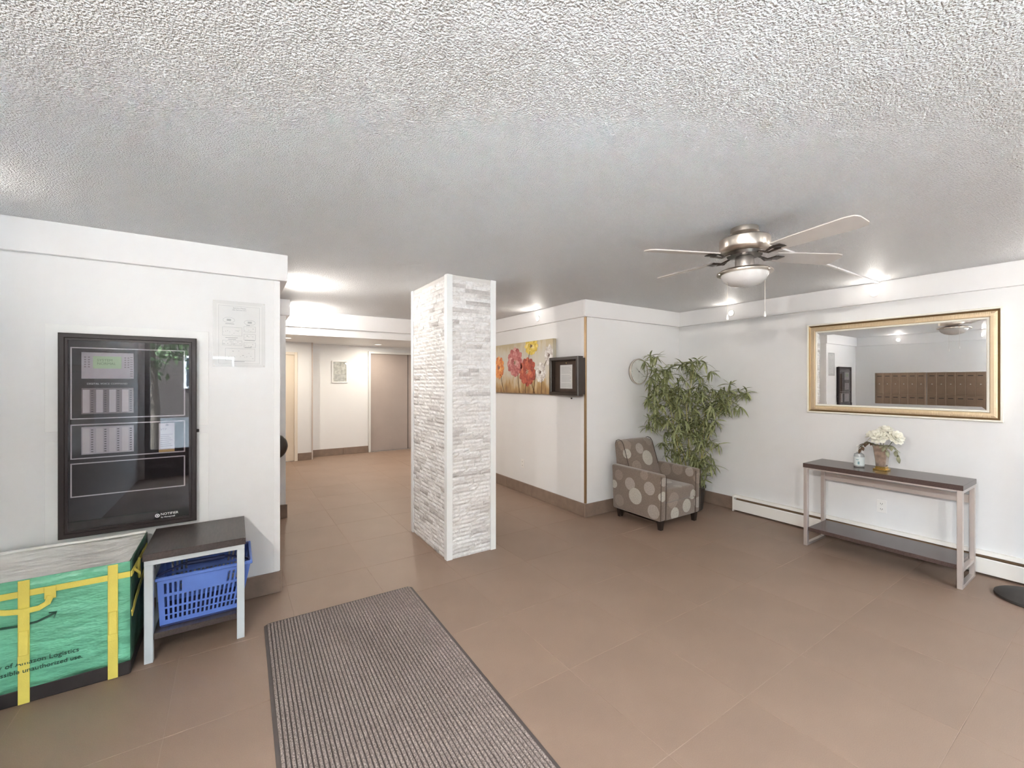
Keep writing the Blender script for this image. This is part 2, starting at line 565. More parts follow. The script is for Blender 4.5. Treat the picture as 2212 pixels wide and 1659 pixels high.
one('threshold', STEEL, d2, (2.42, 3.40, YF - 0.05, YF - 0.012, 0.0, 0.008))
bm = bmesh.new(); bx(bm, 3.232, 3.246, YF - 0.016, YF - 0.011, 0.01, 2.09); obj('seal_strip', bm, DARKNICKEL, d2)
trim(12, (1.245, 1.268, YD - 0.012, YD + 0.012, 0, HC), m=mat('taupe_corner_bead', (0.55, 0.47, 0.43), 0.5))
trim(13, (1.268, 3.62, YF - 0.02, YF, HC - 0.03, HC), m=TRIMW)

# glazed entrance front behind the photographer
FR = mat('bronze_aluminium', (0.14, 0.125, 0.115), 0.4, 0.7)
bm = bmesh.new()
yy0, yy1 = BACK_Y - 0.11, BACK_Y - 0.04
for x0, x1 in ((-1.15, -1.09), (-0.55, -0.50), (0.04, 0.10), (1.04, 1.10), (1.32, 1.38)):
    bx(bm, x0, x1, yy0, yy1, 0, 2.15)
for x0, x1 in ((-1.09, -0.55), (-0.50, 0.04), (1.10, 1.32)):
    bx(bm, x0, x1, yy0, yy1, 0, 0.44); bx(bm, x0, x1, yy0, yy1, 2.09, 2.15)  # deep solid bottom rails added to keep low daylight off the left wall
bx(bm, 0.10, 1.04, yy0, yy1, 2.09, 2.15)
win = struct('window_1', bm, FR)
for x0, x1 in ((-1.09, -0.55), (-0.50, 0.04), (1.10, 1.32)):
    one('pane', PANEGLASS, win, (x0, x1, BACK_Y - 0.078, BACK_Y - 0.072, 0.44, 2.09))
bm = bmesh.new(); ring_frame(bm, 'y', 0, 0.105, 1.035, 0.01, 2.085, 0.07, BACK_Y - 0.10, BACK_Y - 0.055)
d3 = struct('door_3', bm, FR)
one('pane', PANEGLASS, d3, (0.175, 0.965, BACK_Y - 0.08, BACK_Y - 0.074, 0.42, 2.015))
one('added_kick_panel', FR, d3, (0.175, 0.965, BACK_Y - 0.095, BACK_Y - 0.060, 0.08, 0.42))  # unseen panel added to stop walkway glare reaching the left wall
bm = bmesh.new(); tube(bm, [(0.2, BACK_Y - 0.055, 1.0), (0.2, BACK_Y - 0.01, 1.0), (0.94, BACK_Y - 0.01, 1.0), (0.94, BACK_Y - 0.055, 1.0)], 0.014); obj('push_bar', bm, STEEL, d3)

bm = bmesh.new(); ring_frame(bm, 'y', 0, 2.45, 3.45, 0.35, 2.10, 0.05, yy0, yy1)
for x in (2.925,): bx(bm, x, x + 0.05, yy0, yy1, 0.40, 2.05)
win2 = struct('window_2', bm, FR)
for x0, x1 in ((2.50, 2.925), (2.975, 3.40)):
    one('pane', PANEGLASS, win2, (x0, x1, BACK_Y - 0.078, BACK_Y - 0.072, 0.40, 2.05))

# outside
bm = bmesh.new(); bx(bm, -30, 30, -40, BACK_Y - 0.15, -0.14, -0.04)
struct('ground_outside', bm, mat('planting_bed', (0.05, 0.042, 0.034), 0.95, var=(3, 0.2)))  # unseen bed, chosen dark so it bounces little light indoors
bm = bmesh.new(); bx(bm, -0.10, 1.50, -4.8, BACK_Y - 0.15, -0.04, 0.0)
struct('added_bounce_walkway', bm, mat('pale_concrete', (0.60, 0.60, 0.60), 0.9, var=(3, 0.1)))  # added pale strip, shaped to bounce sunlight onto the ceiling
bm = bmesh.new(); bx(bm, 1.50, 30, -4.8, BACK_Y - 0.15, -0.04, 0.02)
struct('added_dark_driveway', bm, mat('dark_asphalt', (0.04, 0.039, 0.038), 0.95, var=(6, 0.2)))  # added dark ground, keeps bounced light off the right of the ceiling
bm = bmesh.new(); bx(bm, -30, 30, -24, -4.8, -0.04, -0.03)
struct('added_dark_road', bm, mat('asphalt', (0.04, 0.04, 0.042), 0.9, var=(5, 0.1)))  # added dark so far ground sends little light to the left wall

# ------------------------------------------------------------------ fascia and hall lamps
RING = mat('lamp_trim_ring', (0.85, 0.84, 0.82), 0.35)
def fascia_lamp(pos, d, label, power=1.0):
    """small round puck lamp on a fascia board, facing d"""
    d = Vector(d); pos = Vector(pos)
    root = thing('puck_lamp', label, 'lamp', pos, 'puck lamps on the fascia boards')
    rot = d.to_track_quat('Z', 'Y').to_matrix().to_4x4()
    bm = bmesh.new(); lathe(bm, [(0.038, 0.0), (0.038, 0.006), (0.034, 0.010), (0.029, 0.010), (0.029, 0.0)], seg=28, cap=False)
    bm.transform(rot); obj('trim_ring', bm, RING, root, 40, local=True)
    bm = bmesh.new(); lathe(bm, [(0.0, 0.008), (0.016, 0.0075), (0.029, 0.004), (0.029, 0.0)], seg=28)
    bm.transform(rot); obj('lens', bm, LAMPON, root, 40, local=True)
    ld = bpy.data.lights.new('lamp_light', 'AREA'); ld.shape = 'DISK'; ld.size = 0.05
    ld.energy = LAMP_W * power; ld.color = (1.0, 0.94, 0.87)
    lo = bpy.data.objects.new('lamp_light', ld); COL.objects.link(lo); lo.parent = root
    lo.location = d * 0.014; lo.rotation_euler = d.to_track_quat('-Z', 'Y').to_euler()
fascia_lamp((XR - 0.035, 2.755, 2.300), (-1, 0, 0), 'round puck lamp on the fascia above the potted bamboo', 0.16)
fascia_lamp((XR - 0.035, 1.425, 2.305), (-1, 0, 0), 'glowing puck lamp on the fascia above the gilt mirror', 0.26)
fascia_lamp((XR - 0.035, 0.10, 2.305), (-1, 0, 0), 'puck lamp on the fascia right of the gilt mirror', 1.0)
fascia_lamp((XA - 0.04, 4.305, 2.293), (-1, 0, 0), 'round puck lamp on the fascia above the flower painting', 0.25)
fascia_lamp((XL + 0.035, 2.75, 2.300), (1, 0, 0), 'puck lamp above the mailboxes, seen in the mirror', 0.28)
fascia_lamp((XL + 0.035, 1.35, 2.300), (1, 0, 0), 'puck lamp above the mailboxes nearer the entrance', 0.3)
fascia_lamp((XL + 0.035, 0.45, 2.300), (1, 0, 0), 'added fill lamp on the mailbox wall just past the mailboxes', 6.0)  # added out of view to brighten the mirror wall
fascia_lamp((XL + 0.035, -0.45, 2.300), (1, 0, 0), 'added fill lamp on the mailbox wall halfway to the glazed front', 6.5)  # unseen fill source, put here to lift the mirror wall
fascia_lamp((XL + 0.035, -1.35, 2.300), (1, 0, 0), 'added fill lamp on the mailbox wall beside the glazed front', 7.0)  # extra unseen fill for the mirror wall, stronger than a real puck
fascia_lamp((0.32, 4.30, 2.300), (1, 0, 0), 'puck lamp on the return behind the alarm panel wall', 1.9)
fascia_lamp((0.515, 5.68, 2.300), (1, 0, 0), 'puck lamp on the white pier before the lift hall', 1.9)

fascia_lamp((3.00, BACK_Y + 0.035, 2.300), (0, 1, 0), 'added fill lamp on the entrance wall above the window', 0.25)  # added behind the camera as fill for the right half
fascia_lamp((4.20, BACK_Y + 0.035, 2.300), (0, 1, 0), 'added fill lamp on the entrance wall near the heater', 1.5)  # unseen fill, added to light the mirror and clock walls

def recessed_lamp(x, y, label):
    root = thing('recessed_lamp', label, 'lamp', (x, y, HC), 'recessed lamps in the lift hall')
    bm = bmesh.new(); lathe(bm, [(0.085, 0.0), (0.085, -0.006), (0.066, -0.012), (0.066, 0.0)], seg=32, cap=False); obj('trim_ring', bm, RING, root, 40, local=True)
    bm = bmesh.new(); lathe(bm, [(0.0, -0.007), (0.066, -0.005), (0.066, 0.0)], seg=32); obj('lens', bm, LAMPON, root, 40, local=True)
    ld = bpy.data.lights.new('lamp_light', 'AREA'); ld.shape = 'DISK'; ld.size = 0.12
    ld.energy = HALL_W; ld.color = (1.0, 0.92, 0.79)
    lo = bpy.data.objects.new('lamp_light', ld); COL.objects.link(lo); lo.parent = root
    lo.location = (0, 0, -0.016)
recessed_lamp(2.40, 8.55, 'recessed ceiling lamp in front of the grey lift door')
recessed_lamp(0.75, 8.10, 'added unseen ceiling lamp before the cream door')  # hidden lamp added to light the hall
recessed_lamp(2.40, 7.05, 'added unseen ceiling lamp just behind the header beam')  # another added hall light, out of sight

# ------------------------------------------------------------------ stone-clad column
CX0, CX1, CY0, CY1 = 1.485, 1.962, 3.262, 4.120
colm = thing('stone_column', 'square column clad in white split-face stone strips', 'column', ((CX0 + CX1) / 2, (CY0 + CY1) / 2, 0))
one('core', MORTAR, colm, (CX0 + 0.012, CX1 - 0.012, CY0 + 0.012, CY1 - 0.012, 0, ZC))
TW = 0.052
for (a, b) in ((CX0, CY0), (CX1, CY0), (CX0, CY1), (CX1, CY1)):
    sx = 1 if a == CX0 else -1; sy = 1 if b == CY0 else -1
    bm = bmesh.new()
    poly = [(a, b), (a + sx * TW, b), (a + sx * TW, b + sy * 0.014), (a + sx * 0.014, b + sy * 0.014), (a + sx * 0.014, b + sy * TW), (a, b + sy * TW)]
    prism(bm, poly, 'z', 0.0, ZC)
    obj('corner_trim', bm, mat('column_corner_trim', (0.78, 0.80, 0.80), 0.4), colm)
stones = []
def stone_bm(bm, face, u0, u1, z0, z1):
    """one split-face strip with an uneven front; face: 'f' (y=CY0), 'l' (x=CX0), 'b', 'r'"""
    nu = 4 if u1 - u0 > 0.09 else 3
    proud = rnd.uniform(0.0, 0.008)
    P = []
    for k in range(3):
        row = []
        for i in range(nu + 1):
            u = u0 + (u1 - u0) * i / nu; z = z0 + (z1 - z0) * k / 2
            edge = i in (0, nu) or k in (0, 2)
            d = proud + (rnd.uniform(-0.003, 0.003) if not edge else rnd.uniform(-0.006, -0.001))
            if k == 1 and not edge: d += 0.002
            row.append((u, z, d))
        P.append(row)
    def W(u, z, d):
        return {'f': (u, CY0 + 0.010 - d, z), 'b': (u, CY1 - 0.010 + d, z), 'l': (CX0 + 0.010 - d, u, z), 'r': (CX1 - 0.010 + d, u, z)}[face]
    V = [[bm.verts.new(W(*p)) for p in row] for row in P]
    fs = []
    for k in range(2):
        for i in range(nu):
            fs.append(bm.faces.new((V[k][i], V[k][i + 1], V[k + 1][i + 1], V[k + 1][i])))
    B = [bm.verts.new(W(u, z, -0.006)) for u, z in ((u0, z0), (u1, z0), (u1, z1), (u0, z1))]
    fs.append(bm.faces.new([B[0], B[1]] + [V[0][i] for i in range(nu, -1, -1)]))
    fs.append(bm.faces.new([B[3], B[2]] + [V[2][i] for i in range(nu, -1, -1)]))
    fs.append(bm.faces.new([B[0], B[3], V[2][0], V[1][0], V[0][0]]))
    fs.append(bm.faces.new([B[1], B[2], V[2][nu], V[1][nu], V[0][nu]]))
    bmesh.ops.recalc_face_normals(bm, faces=fs)
    if face in ('f', 'r', 'l', 'b'):
        n = fs[0].normal
        out = {'f': (0, -1, 0), 'b': (0, 1, 0), 'l': (-1, 0, 0), 'r': (1, 0, 0)}[face]
        fs[0].normal_update()
        if fs[0].normal.dot(Vector(out)) < 0:
            bmesh.ops.reverse_faces(bm, faces=fs)
H = 0.0343
plan = []
for face, a0, a1 in (('f', CX0 + TW, CX1 - TW), ('l', CY0 + TW, CY1 - TW), ('b', CX0 + TW, CX1 - TW), ('r', CY0 + TW, CY1 - TW)):
    for k in range(int(ZC / H)):
        z0 = k * H
        u = a0
        while u < a1 - 1e-4:
            L = rnd.choice((0.07, 0.10, 0.13, 0.16, 0.20, 0.24)) * rnd.uniform(0.9, 1.1)
            v = u + L
            if a1 - v < 0.05: v = a1
            vis = (v - u) * {'f': 1.0, 'l': 0.48, 'b': 0, 'r': 0}[face]
            plan.append((vis, face, u + 0.0006, v - 0.0006, z0 + 0.0006, min(z0 + H - 0.0006, ZC)))
            u = v
plan.sort(key=lambda p: -p[0])
for p in plan[:298]:
    bm = bmesh.new(); stone_bm(bm, *p[1:]); obj('stone', bm, STONE, colm)
bm = bmesh.new()
for p in plan[298:]:
    stone_bm(bm, *p[1:])
so = obj('stone_cladding', bm, STONE, colm); so['kind'] = 'stuff'

# ------------------------------------------------------------------ alarm panel on the left wall
PW = mat('access_panel_paint', (0.80, 0.80, 0.79), 0.4)
tag(recenter(one('access_panel', PW, None, (-0.895, -0.141, YA - 0.0046, YA - 0.0006, 1.212, 1.828), bev=0.0012), (-0.518, YA, 1.212)),
    'thin white wall board around the upper part of the alarm panel', 'wall panel')
tag(recenter(one('access_panel', PW, None, (-0.895, -0.141, YA - 0.0046, YA - 0.0006, 0.16, 1.160), bev=0.0012), (-0.518, YA, 0.16)),
    'thin white wall board around the lower part of the alarm panel', 'wall panel')
CAB = mat('dark_brown_enamel', (0.030, 0.022, 0.022), 0.4, spec=0.3)
CABD = mat('black_door_face', (0.014, 0.011, 0.012), 0.35, spec=0.25)
fp = thing('fire_alarm_panel', 'dark fire alarm cabinet with three white-outlined glazed windows', 'alarm panel', (-0.518, YA, 0.61))
YP = 3.405
bm = bmesh.new(); bx(bm, -0.826, -0.207, YP + 0.010, YA - 0.0050, 0.612, 1.772, 0.003); obj('backbox', bm, CABD, fp)
bm = bmesh.new(); sweep_frame(bm, 'y', -0.831, -0.203, 0.606, 1.776, [(0, 0), (0, 0.018), (0.004, 0.022), (0.024, 0.022), (0.027, 0.016), (0.027, 0.0)], YP + 0.012, -1); obj('outer_frame', bm, CAB, fp)
bm = bmesh.new(); ring_frame(bm, 'y', 0, -0.804, -0.230, 0.633, 1.749, 0.012, YP - 0.004, YP + 0.010); obj('door_frame', bm, CAB, fp)
lightgrey = mat('panel_light_grey', (0.62, 0.62, 0.63), 0.5)
midgrey = mat('panel_taupe_grey', (0.30, 0.27, 0.27), 0.5)
whiteline = mat('white_outline_print', (0.85, 0.84, 0.84), 0.5)
yb = YP + 0.0095
for z0, z1, nm in ((1.282, 1.697, 0), (1.053, 1.253, 1), (0.835, 1.030, 2)):
    bm = bmesh.new(); ring_frame(bm, 'y', 0, -0.782, -0.262, z0, z1, 0.006, YP - 0.0005, YP + 0.001); obj('window_outline', bm, whiteline, fp)
# display unit
du = one('display_unit', lightgrey, fp, (-0.738, -0.510, YP + 0.004, yb, 1.516, 1.670), bev=0.001)
lcd = one('lcd_screen', mat('green_lcd', (0.42, 0.60, 0.36), 0.3, emit=((0.5, 0.8, 0.4), 0.15)), du, (-0.689, -0.565, YP + 0.0025, YP + 0.004, 1.576, 1.648))
lettering('SYSTEM\nNORMAL', 0.020, mat('lcd_ink', (0.18, 0.30, 0.16), 0.5), du, (-0.672, YP + 0.0023, 1.618), (1, 0, 0), (0, 0, 1), 0.0001)
bm = bmesh.new()
for i in range(5):
    for xk in (-0.722, -0.706, -0.548, -0.534):
        bx(bm, xk - 0.004, xk + 0.004, YP + 0.0028, YP + 0.004, 1.582 + i * 0.014, 1.588 + i * 0.014)
for i in range(9):
    bx(bm, -0.526, -0.514, YP + 0.003, YP + 0.004, 1.53 + i * 0.014, 1.534 + i * 0.014)
kk = obj('key_pads', bm, midgrey, du); kk['kind'] = 'stuff'
lettering('DIGITAL VOICE COMMAND', 0.0142, whiteline, fp, (-0.715, YP + 0.004, 1.482), (1, 0, 0), (0, 0, 1), 0.0003)
for zt, zb in ((1.462, 1.310), (1.236, 1.076)):
    sb = one('label_block', midgrey if zt > 1.3 else lightgrey, fp, (-0.738, -0.510, YP + 0.005, yb, zb, zt), bev=0.001)
    for k in range(4):
        x0 = -0.732 + k * 0.0565
        one('label_strip', PAPER, sb, (x0, x0 + 0.029, YP + 0.0035, YP + 0.005, zb + 0.008, zt - 0.010))
        bm = bmesh.new()
        for j in range(10):
            zz = zb + 0.012 + j * (zt - zb - 0.026) / 9.5
            bx(bm, x0 + 0.035, x0 + 0.044, YP + 0.0035, YP + 0.005, zz, zz + 0.005)
        q = obj('switch_column', bm, BLACK, sb); q['kind'] = 'stuff'
tagp = one('inspection_tag', PAPER, fp, (-0.392, -0.315, YP + 0.003, YP + 0.0045, 1.075, 1.240))
lettering('VTP', 0.018, PAPERINK, tagp, (-0.384, YP + 0.0028, 1.195), (1, 0, 0), (0, 0, 1), 0.0001)
one('tag_footer', mat('tag_orange', (0.75, 0.55, 0.22), 0.7), tagp, (-0.392, -0.315, YP + 0.0028, YP + 0.0045, 1.060, 1.075))
bm = bmesh.new()
for j in range(7): bx(bm, -0.384, -0.325 - 0.008 * (j % 3), YP + 0.0027, YP + 0.003, 1.095 + j * 0.012, 1.098 + j * 0.012)
q = obj('print_lines', bm, PALEINK, tagp); q['kind'] = 'stuff'
bm = bmesh.new(); prism(bm, [(-0.362, 1.226), (-0.352, 1.236), (-0.342, 1.226), (-0.352, 1.221)], 'y', YP + 0.0027, YP + 0.003); obj('emblem', bm, PAPERINK, tagp)
one('glass_door', CABGLASS, fp, (-0.792, -0.242, YP - 0.003, YP - 0.0015, 0.645, 1.737))
lg = lettering('NOTIFIER', 0.0205, whiteline, fp, (-0.383, YP - 0.004, 0.668), (1, 0, 0), (0, 0, 1), 0.0003)
lettering('by Honeywell', 0.0125, whiteline, fp, (-0.381, YP - 0.004, 0.652), (1, 0, 0), (0, 0, 1), 0.0003)
bm = bmesh.new(); lathe(bm, [(0.0115, 0), (0.0115, 0.0006), (0.0075, 0.0006), (0.0075, 0.0)], seg=20, cap=False)
lathe(bm, [(0.0, 0.0006), (0.0045, 0.0006), (0.0045, 0)], seg=12)
bm.transform(Matrix.Translation((-0.398, YP - 0.0035, 0.669)) @ Matrix.Rotation(pi / 2, 4, 'X')); obj('emblem', bm, whiteline, fp)
bm = bmesh.new(); lathe(bm, [(0.0, 0.012), (0.009, 0.012), (0.011, 0.0)], seg=16); bm.transform(Matrix.Translation((-0.203, YP + 0.02, 1.181)) @ Matrix.Rotation(pi / 2, 4, 'Y')); obj('lock', bm, BLACK, fp, 40)

# ------------------------------------------------------------------ safety notice in an acrylic holder
sn = thing('safety_notice', 'printed diagram sheet in a clear acrylic holder beside the alarm panel', 'notice', (0.03, YA, 1.597))
one('holder_back', mat('frosted_acrylic', (0.80, 0.80, 0.79), 0.2), sn, (-0.120, 0.181, YA - 0.003, YA, 1.599, 2.044), bev=0.001)
sheet = one('sheet', PAPER, sn, (-0.098, 0.160, YA - 0.0042, YA - 0.003, 1.615, 2.022))
yq = YA - 0.0044
lettering('Service Memo\nDu Service 911', 0.013, PAPERINK, sheet, (0.031, yq, 1.995), (1, 0, 0), (0, 0, 1), 0.0001, 'CENTER')
def outline(bm, x0, x1, z0, z1, wd=0.0015):
    ring_frame(bm, 'y', 0, x0, x1, z0, z1, wd, yq - 0.0003, yq + 0.0002)
bm = bmesh.new(); outline(bm, -0.088, 0.148, 1.622, 2.012, 0.0012); obj('border_print', bm, PALEINK, sheet)
for (x0, x1, z0, z1) in ((-0.05, 0.12, 1.64, 1.725), (0.055, 0.125, 1.735, 1.768), (0.055, 0.125, 1.785, 1.826), (0.055, 0.125, 1.84, 1.878), (-0.066, 0.045, 1.81, 1.868), (-0.066, -0.015, 1.745, 1.778), (-0.008, 0.045, 1.745, 1.778)):
    bm = bmesh.new(); outline(bm, x0, x1, z0, z1)
    n = int((x1 - x0) / 0.012)
    for i in range(n):
        zz = rnd.uniform(z0 + 0.004, z1 - 0.006); xx = x0 + 0.004 + i * 0.0115
        bx(bm, xx, xx + rnd.uniform(0.003, 0.01), yq - 0.0003, yq + 0.0002, zz, zz + rnd.uniform(0.001, 0.004))
    q = obj('diagram', bm, PALEINK, sheet); q['kind'] = 'stuff'
for (cx, cz, ra, rb) in ((-0.03, 1.915, 0.033, 0.018), (0.09, 1.905, 0.033, 0.017)):
    bm = bmesh.new()
    pts = [(cx + ra * cos(t * pi / 10), yq, cz + rb * sin(t * pi / 10)) for t in range(21)]
    tube(bm, pts, 0.0008, 4); bx(bm, cx - 0.012, cx + 0.012, yq - 0.0003, yq + 0.0002, cz - 0.006, cz + 0.007)
    q = obj('oval_diagram', bm, PALEINK, sheet); q['kind'] = 'stuff'
bm = bmesh.new()
for x0, x1, z in ((-0.05, 0.0, 1.888), (-0.05, 0.02, 1.795), (-0.035, 0.01, 1.784), (0.07, 0.09, 1.884), (0.06, 0.12, 1.781), (0.06, 0.1, 1.731), (0.0, 0.06, 1.634)):
    bx(bm, x0, x1, yq - 0.0003, yq + 0.0002, z, z + 0.003)
q = obj('caption_lines', bm, PAPERINK, sheet); q['kind'] = 'stuff'
one('acrylic_cover', CLEAR, sn, (-0.120, 0.181, YA - 0.0065, YA - 0.005, 1.599, 2.044))
for x, z in ((-0.113, 2.036), (0.174, 2.036), (-0.113, 1.607), (0.174, 1.607)):
    bm = bmesh.new(); lathe(bm, [(0.0, 0.004), (0.004, 0.003), (0.004, -0.003)], seg=10)
    bm.transform(Matrix.Translation((x, YA - 0.006, z)) @ Matrix.Rotation(pi / 2, 4, 'X')); obj('screw', bm, STEEL, sn, 40)

# ------------------------------------------------------------------ dark rounded object by the pier
bm = bmesh.new()
bmesh.ops.create_uvsphere(bm, u_segments=24, v_segments=16, radius=1.0, matrix=Matrix.Translation((0.405, 5.205, 0.795)) @ Matrix.Diagonal((0.085, 0.07, 0.125, 1)))
for v in bm.verts:
    v.co.x -= 0.10 * max(0.0, 0.80 - v.co.z) ** 1.2 * 2.2
    if v.co.y > 5.262: v.co.y = 5.262
wd = thing('wall_dispenser', 'dark rounded object peeking out past the white wall end', 'dispenser', (0.405, 5.262, 0.67))
obj('shell', bm, mat('dark_brown_gloss', (0.030, 0.024, 0.018), 0.35), wd, 60)
one('wall_plate', BLACK, wd, (0.33, 0.45, 5.262, 5.2795, 0.72, 0.88))

# ------------------------------------------------------------------ hall notice
hn = thing('framed_notice', 'small white-framed notice on the lift hall wall', 'notice', (1.805, YF, 1.47))
bm = bmesh.new(); ring_frame(bm, 'y', 0, 1.655, 1.957, 1.470, 1.922, 0.026, YF - 0.02, YF, 0.002); obj('frame', bm, TRIMW, hn)
pg = one('sheet', mat('grey_map_print', (0.55, 0.56, 0.52), 0.7, var=(18, 0.35)), hn, (1.681, 1.931, YF - 0.008, YF, 1.496, 1.896))
bm = bmesh.new()
for i in range(5): bx(bm, 1.70, 1.90 - 0.02 * (i % 2), YF - 0.009, YF - 0.0078, 1.52 + i * 0.028, 1.53 + i * 0.028)
q = obj('print_lines', bm, PALEINK, pg); q['kind'] = 'stuff'
one('pane', CLEAR, hn, (1.681, 1.931, YF - 0.013, YF - 0.011, 1.496, 1.896))

# ------------------------------------------------------------------ floor mat
mt = thing('floor_mat', 'long ribbed charcoal entrance mat with rubber border', 'mat', (0.595, 1.40, 0.0), rotz=radians(-0.8))
MATRUB = mat('mat_rubber_border', (0.085, 0.068, 0.062), 0.6)
bm = bmesh.new(); prism(bm, [(-0.465, -1.62), (0.465, -1.62), (0.465, 1.59), (0.440, 1.615), (-0.440, 1.615), (-0.465, 1.59)], 'z', 0.0, 0.004); obj('backing', bm, MATRUB, mt, local=True)
def mat_fibre():
    m, nt, p = new_mat('mat_carpet')
    tc = N(nt, 'ShaderNodeTexCoord'); nz = N(nt, 'ShaderNodeTexNoise'); nz.inputs['Scale'].default_value = 170; nz.inputs['Detail'].default_value = 3
    nt.links.new(tc.outputs['Object'], nz.inputs['Vector'])
    cr = N(nt, 'ShaderNodeValToRGB'); e = cr.color_ramp.elements
    e[0].position = .34; e[0].color = (0.13, 0.105, 0.096, 1); e[1].position = .66; e[1].color = (0.42, 0.345, 0.315, 1)
    nt.links.new(nz.outputs[0], cr.inputs[0]); nt.links.new(cr.outputs[0], p.inputs['Base Color']); p.inputs['Roughness'].default_value = 0.95
    bp = N(nt, 'ShaderNodeBump'); bp.inputs['Strength'].default_value = .8; bp.inputs['Distance'].default_value = .004
    nt.links.new(nz.outputs[0], bp.inputs['Height']); nt.links.new(bp.outputs[0], p.inputs['Normal'])
    return m
bm = bmesh.new(); nrib = 50; x0 = -0.450; wr = 0.900 / nrib
for i in range(nrib):
    a = x0 + i * wr
    prism(bm, [(a + wr * .14, 0.004), (a + wr * .20, 0.0095), (a + wr * .5, 0.0125), (a + wr * .80, 0.0095), (a + wr * .86, 0.004)], 'y', -1.60, 1.595)
q = obj('carpet_ribs', bm, mat_fibre(), mt, local=True); q['kind'] = 'stuff'

# ------------------------------------------------------------------ insulated delivery bag
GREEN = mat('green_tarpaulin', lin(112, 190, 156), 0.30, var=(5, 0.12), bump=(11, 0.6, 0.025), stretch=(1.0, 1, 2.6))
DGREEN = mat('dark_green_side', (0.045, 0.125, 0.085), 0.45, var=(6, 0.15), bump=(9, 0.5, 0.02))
YEL = mat('yellow_webbing', lin(232, 216, 104), 0.7, bump=(220, 0.3, 0.002), var=(10, 0.05))
SILV = mat('silver_lid_fabric', (0.86, 0.85, 0.82), 0.30, var=(7, 0.06), bump=(9, 0.8, 0.03), stretch=(1, 2.2, 1))
BASEB = mat('black_bag_base', (0.028, 0.022, 0.022), 0.6, var=(8, 0.2))
bx0, bx1, by0, by1 = -1.185, -0.447, 2.893, 3.398
bag = thing('insulated_bag', 'green insulated delivery bag with yellow straps and silvery lid', 'bag', ((bx0 + bx1) / 2, (by0 + by1) / 2, 0))
def bag_wall(name, m, pts, z0, z1, seg=18, amp=0.004):
    """wrinkled vertical wall through plan points"""
    bm = bmesh.new(); L = []
    for (a, b) in zip(pts[:-1], pts[1:]):
        for i in range(seg): L.append((a[0] + (b[0] - a[0]) * i / seg, a[1] + (b[1] - a[1]) * i / seg))
    L.append(pts[-1]); nz = 16; rows = []
    for k in range(nz + 1):
        z = z0 + (z1 - z0) * k / nz; row = []
        for i, (x, y) in enumerate(L):
            s = amp * (sin(k * 1.7 + i * 0.55) * .6 + sin(i * 0.9 - k * .8 + 1.3) * .6) * (1 if 0 < k < nz else 0.3)
            e = 1 if 0 < i < len(L) - 1 else 0
            row.append(bm.verts.new((x + (s * e if pts[0][0] == pts[-1][0] else 0), y + (s * e if pts[0][1] == pts[-1][1] else 0), z)))
        rows.append(row)
    for r0, r1 in zip(rows[:-1], rows[1:]):
        for i in range(len(L) - 1): bm.faces.new((r0[i], r0[i + 1], r1[i + 1], r1[i]))
    o = obj(name, bm, m, bag, 50)
    md = o.modifiers.new('thickness', 'SOLIDIFY'); md.thickness = 0.006; md.offset = 0
    return o
ZB = 0.070; ZT = 0.578
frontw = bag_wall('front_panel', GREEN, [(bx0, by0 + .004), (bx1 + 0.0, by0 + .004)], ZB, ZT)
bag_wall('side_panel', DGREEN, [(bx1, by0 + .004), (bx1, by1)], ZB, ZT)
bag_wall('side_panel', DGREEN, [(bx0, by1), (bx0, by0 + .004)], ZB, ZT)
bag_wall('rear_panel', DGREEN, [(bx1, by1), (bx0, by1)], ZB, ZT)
one('base', BASEB, bag, (bx0 - .002, bx1 + .002, by0, by1, 0.0, ZB + .002), bev=0.006)
# sagging silvery lid
bm = bmesh.new(); G = []
for j in range(15):
    row = []
    for i in range(25):
        x = bx0 + .004 + (bx1 - bx0 - .008) * i / 24; y = by0 + .008 + (by1 - by0 - .012) * j / 14
        e = min(i, 24 - i, j, 14 - j)
        z = ZT - .002 - (0.016 * min(1, e / 3.0)) + 0.004 * sin(i * .7 + j * .5) * min(1, e / 2) + 0.003 * sin(j * 1.9 - i * .3) * min(1, e / 2)
        row.append(bm.verts.new((x, y, z)))
    G.append(row)
for j in range(14):
    for i in range(24): bm.faces.new((G[j][i], G[j][i + 1], G[j + 1][i + 1], G[j + 1][i]))
obj('lid', bm, SILV, bag, 60)
bm = bmesh.new(); tube(bm, [(bx0, by1 - .03, ZT + .004), (-0.9, by1 - .034, ZT + .012), (-0.7, by1 - .03, ZT + .008), (bx1, by1 - .03, ZT + .012)], 0.008, 8); obj('lid_seam', bm, SILV, bag, 60)
for x0, x1 in ((-0.836, -0.798), (-0.530, -0.492)):
    st = one('strap', YEL, bag, (x0, x1, by0 - .0065, by0 - .0025, 0.004, 0.576), bev=0.001)
    one('loop', YEL, st, (x0 + .003, x1 - .003, by0 - .012, by0 - .0065, 0.23, 0.345), bev=0.002)
    one('stitch_patch', YEL, st, (x0, x1, by0 - .009, by0 - .0065, 0.195, 0.23), bev=0.001)
one('cross_strap', YEL, bag, (bx0, bx1 + .002, by0 - .0045, by0 - .004, 0.500, 0.529), bev=0.001)
one('cross_strap', YEL, bag, (bx1 + .004, bx1 + .008, by0 - .004, by1 - .05, 0.500, 0.529), bev=0.001)
bm = bmesh.new(); tube(bm, [(bx1 + .006, by0 + .01, 0.305), (bx1 + .007, by0 + .12, 0.345), (bx1 + .006, by1 - .06, 0.41)], 1, flat=(0.004, 0.035)); obj('side_strap', bm, YEL, bag)
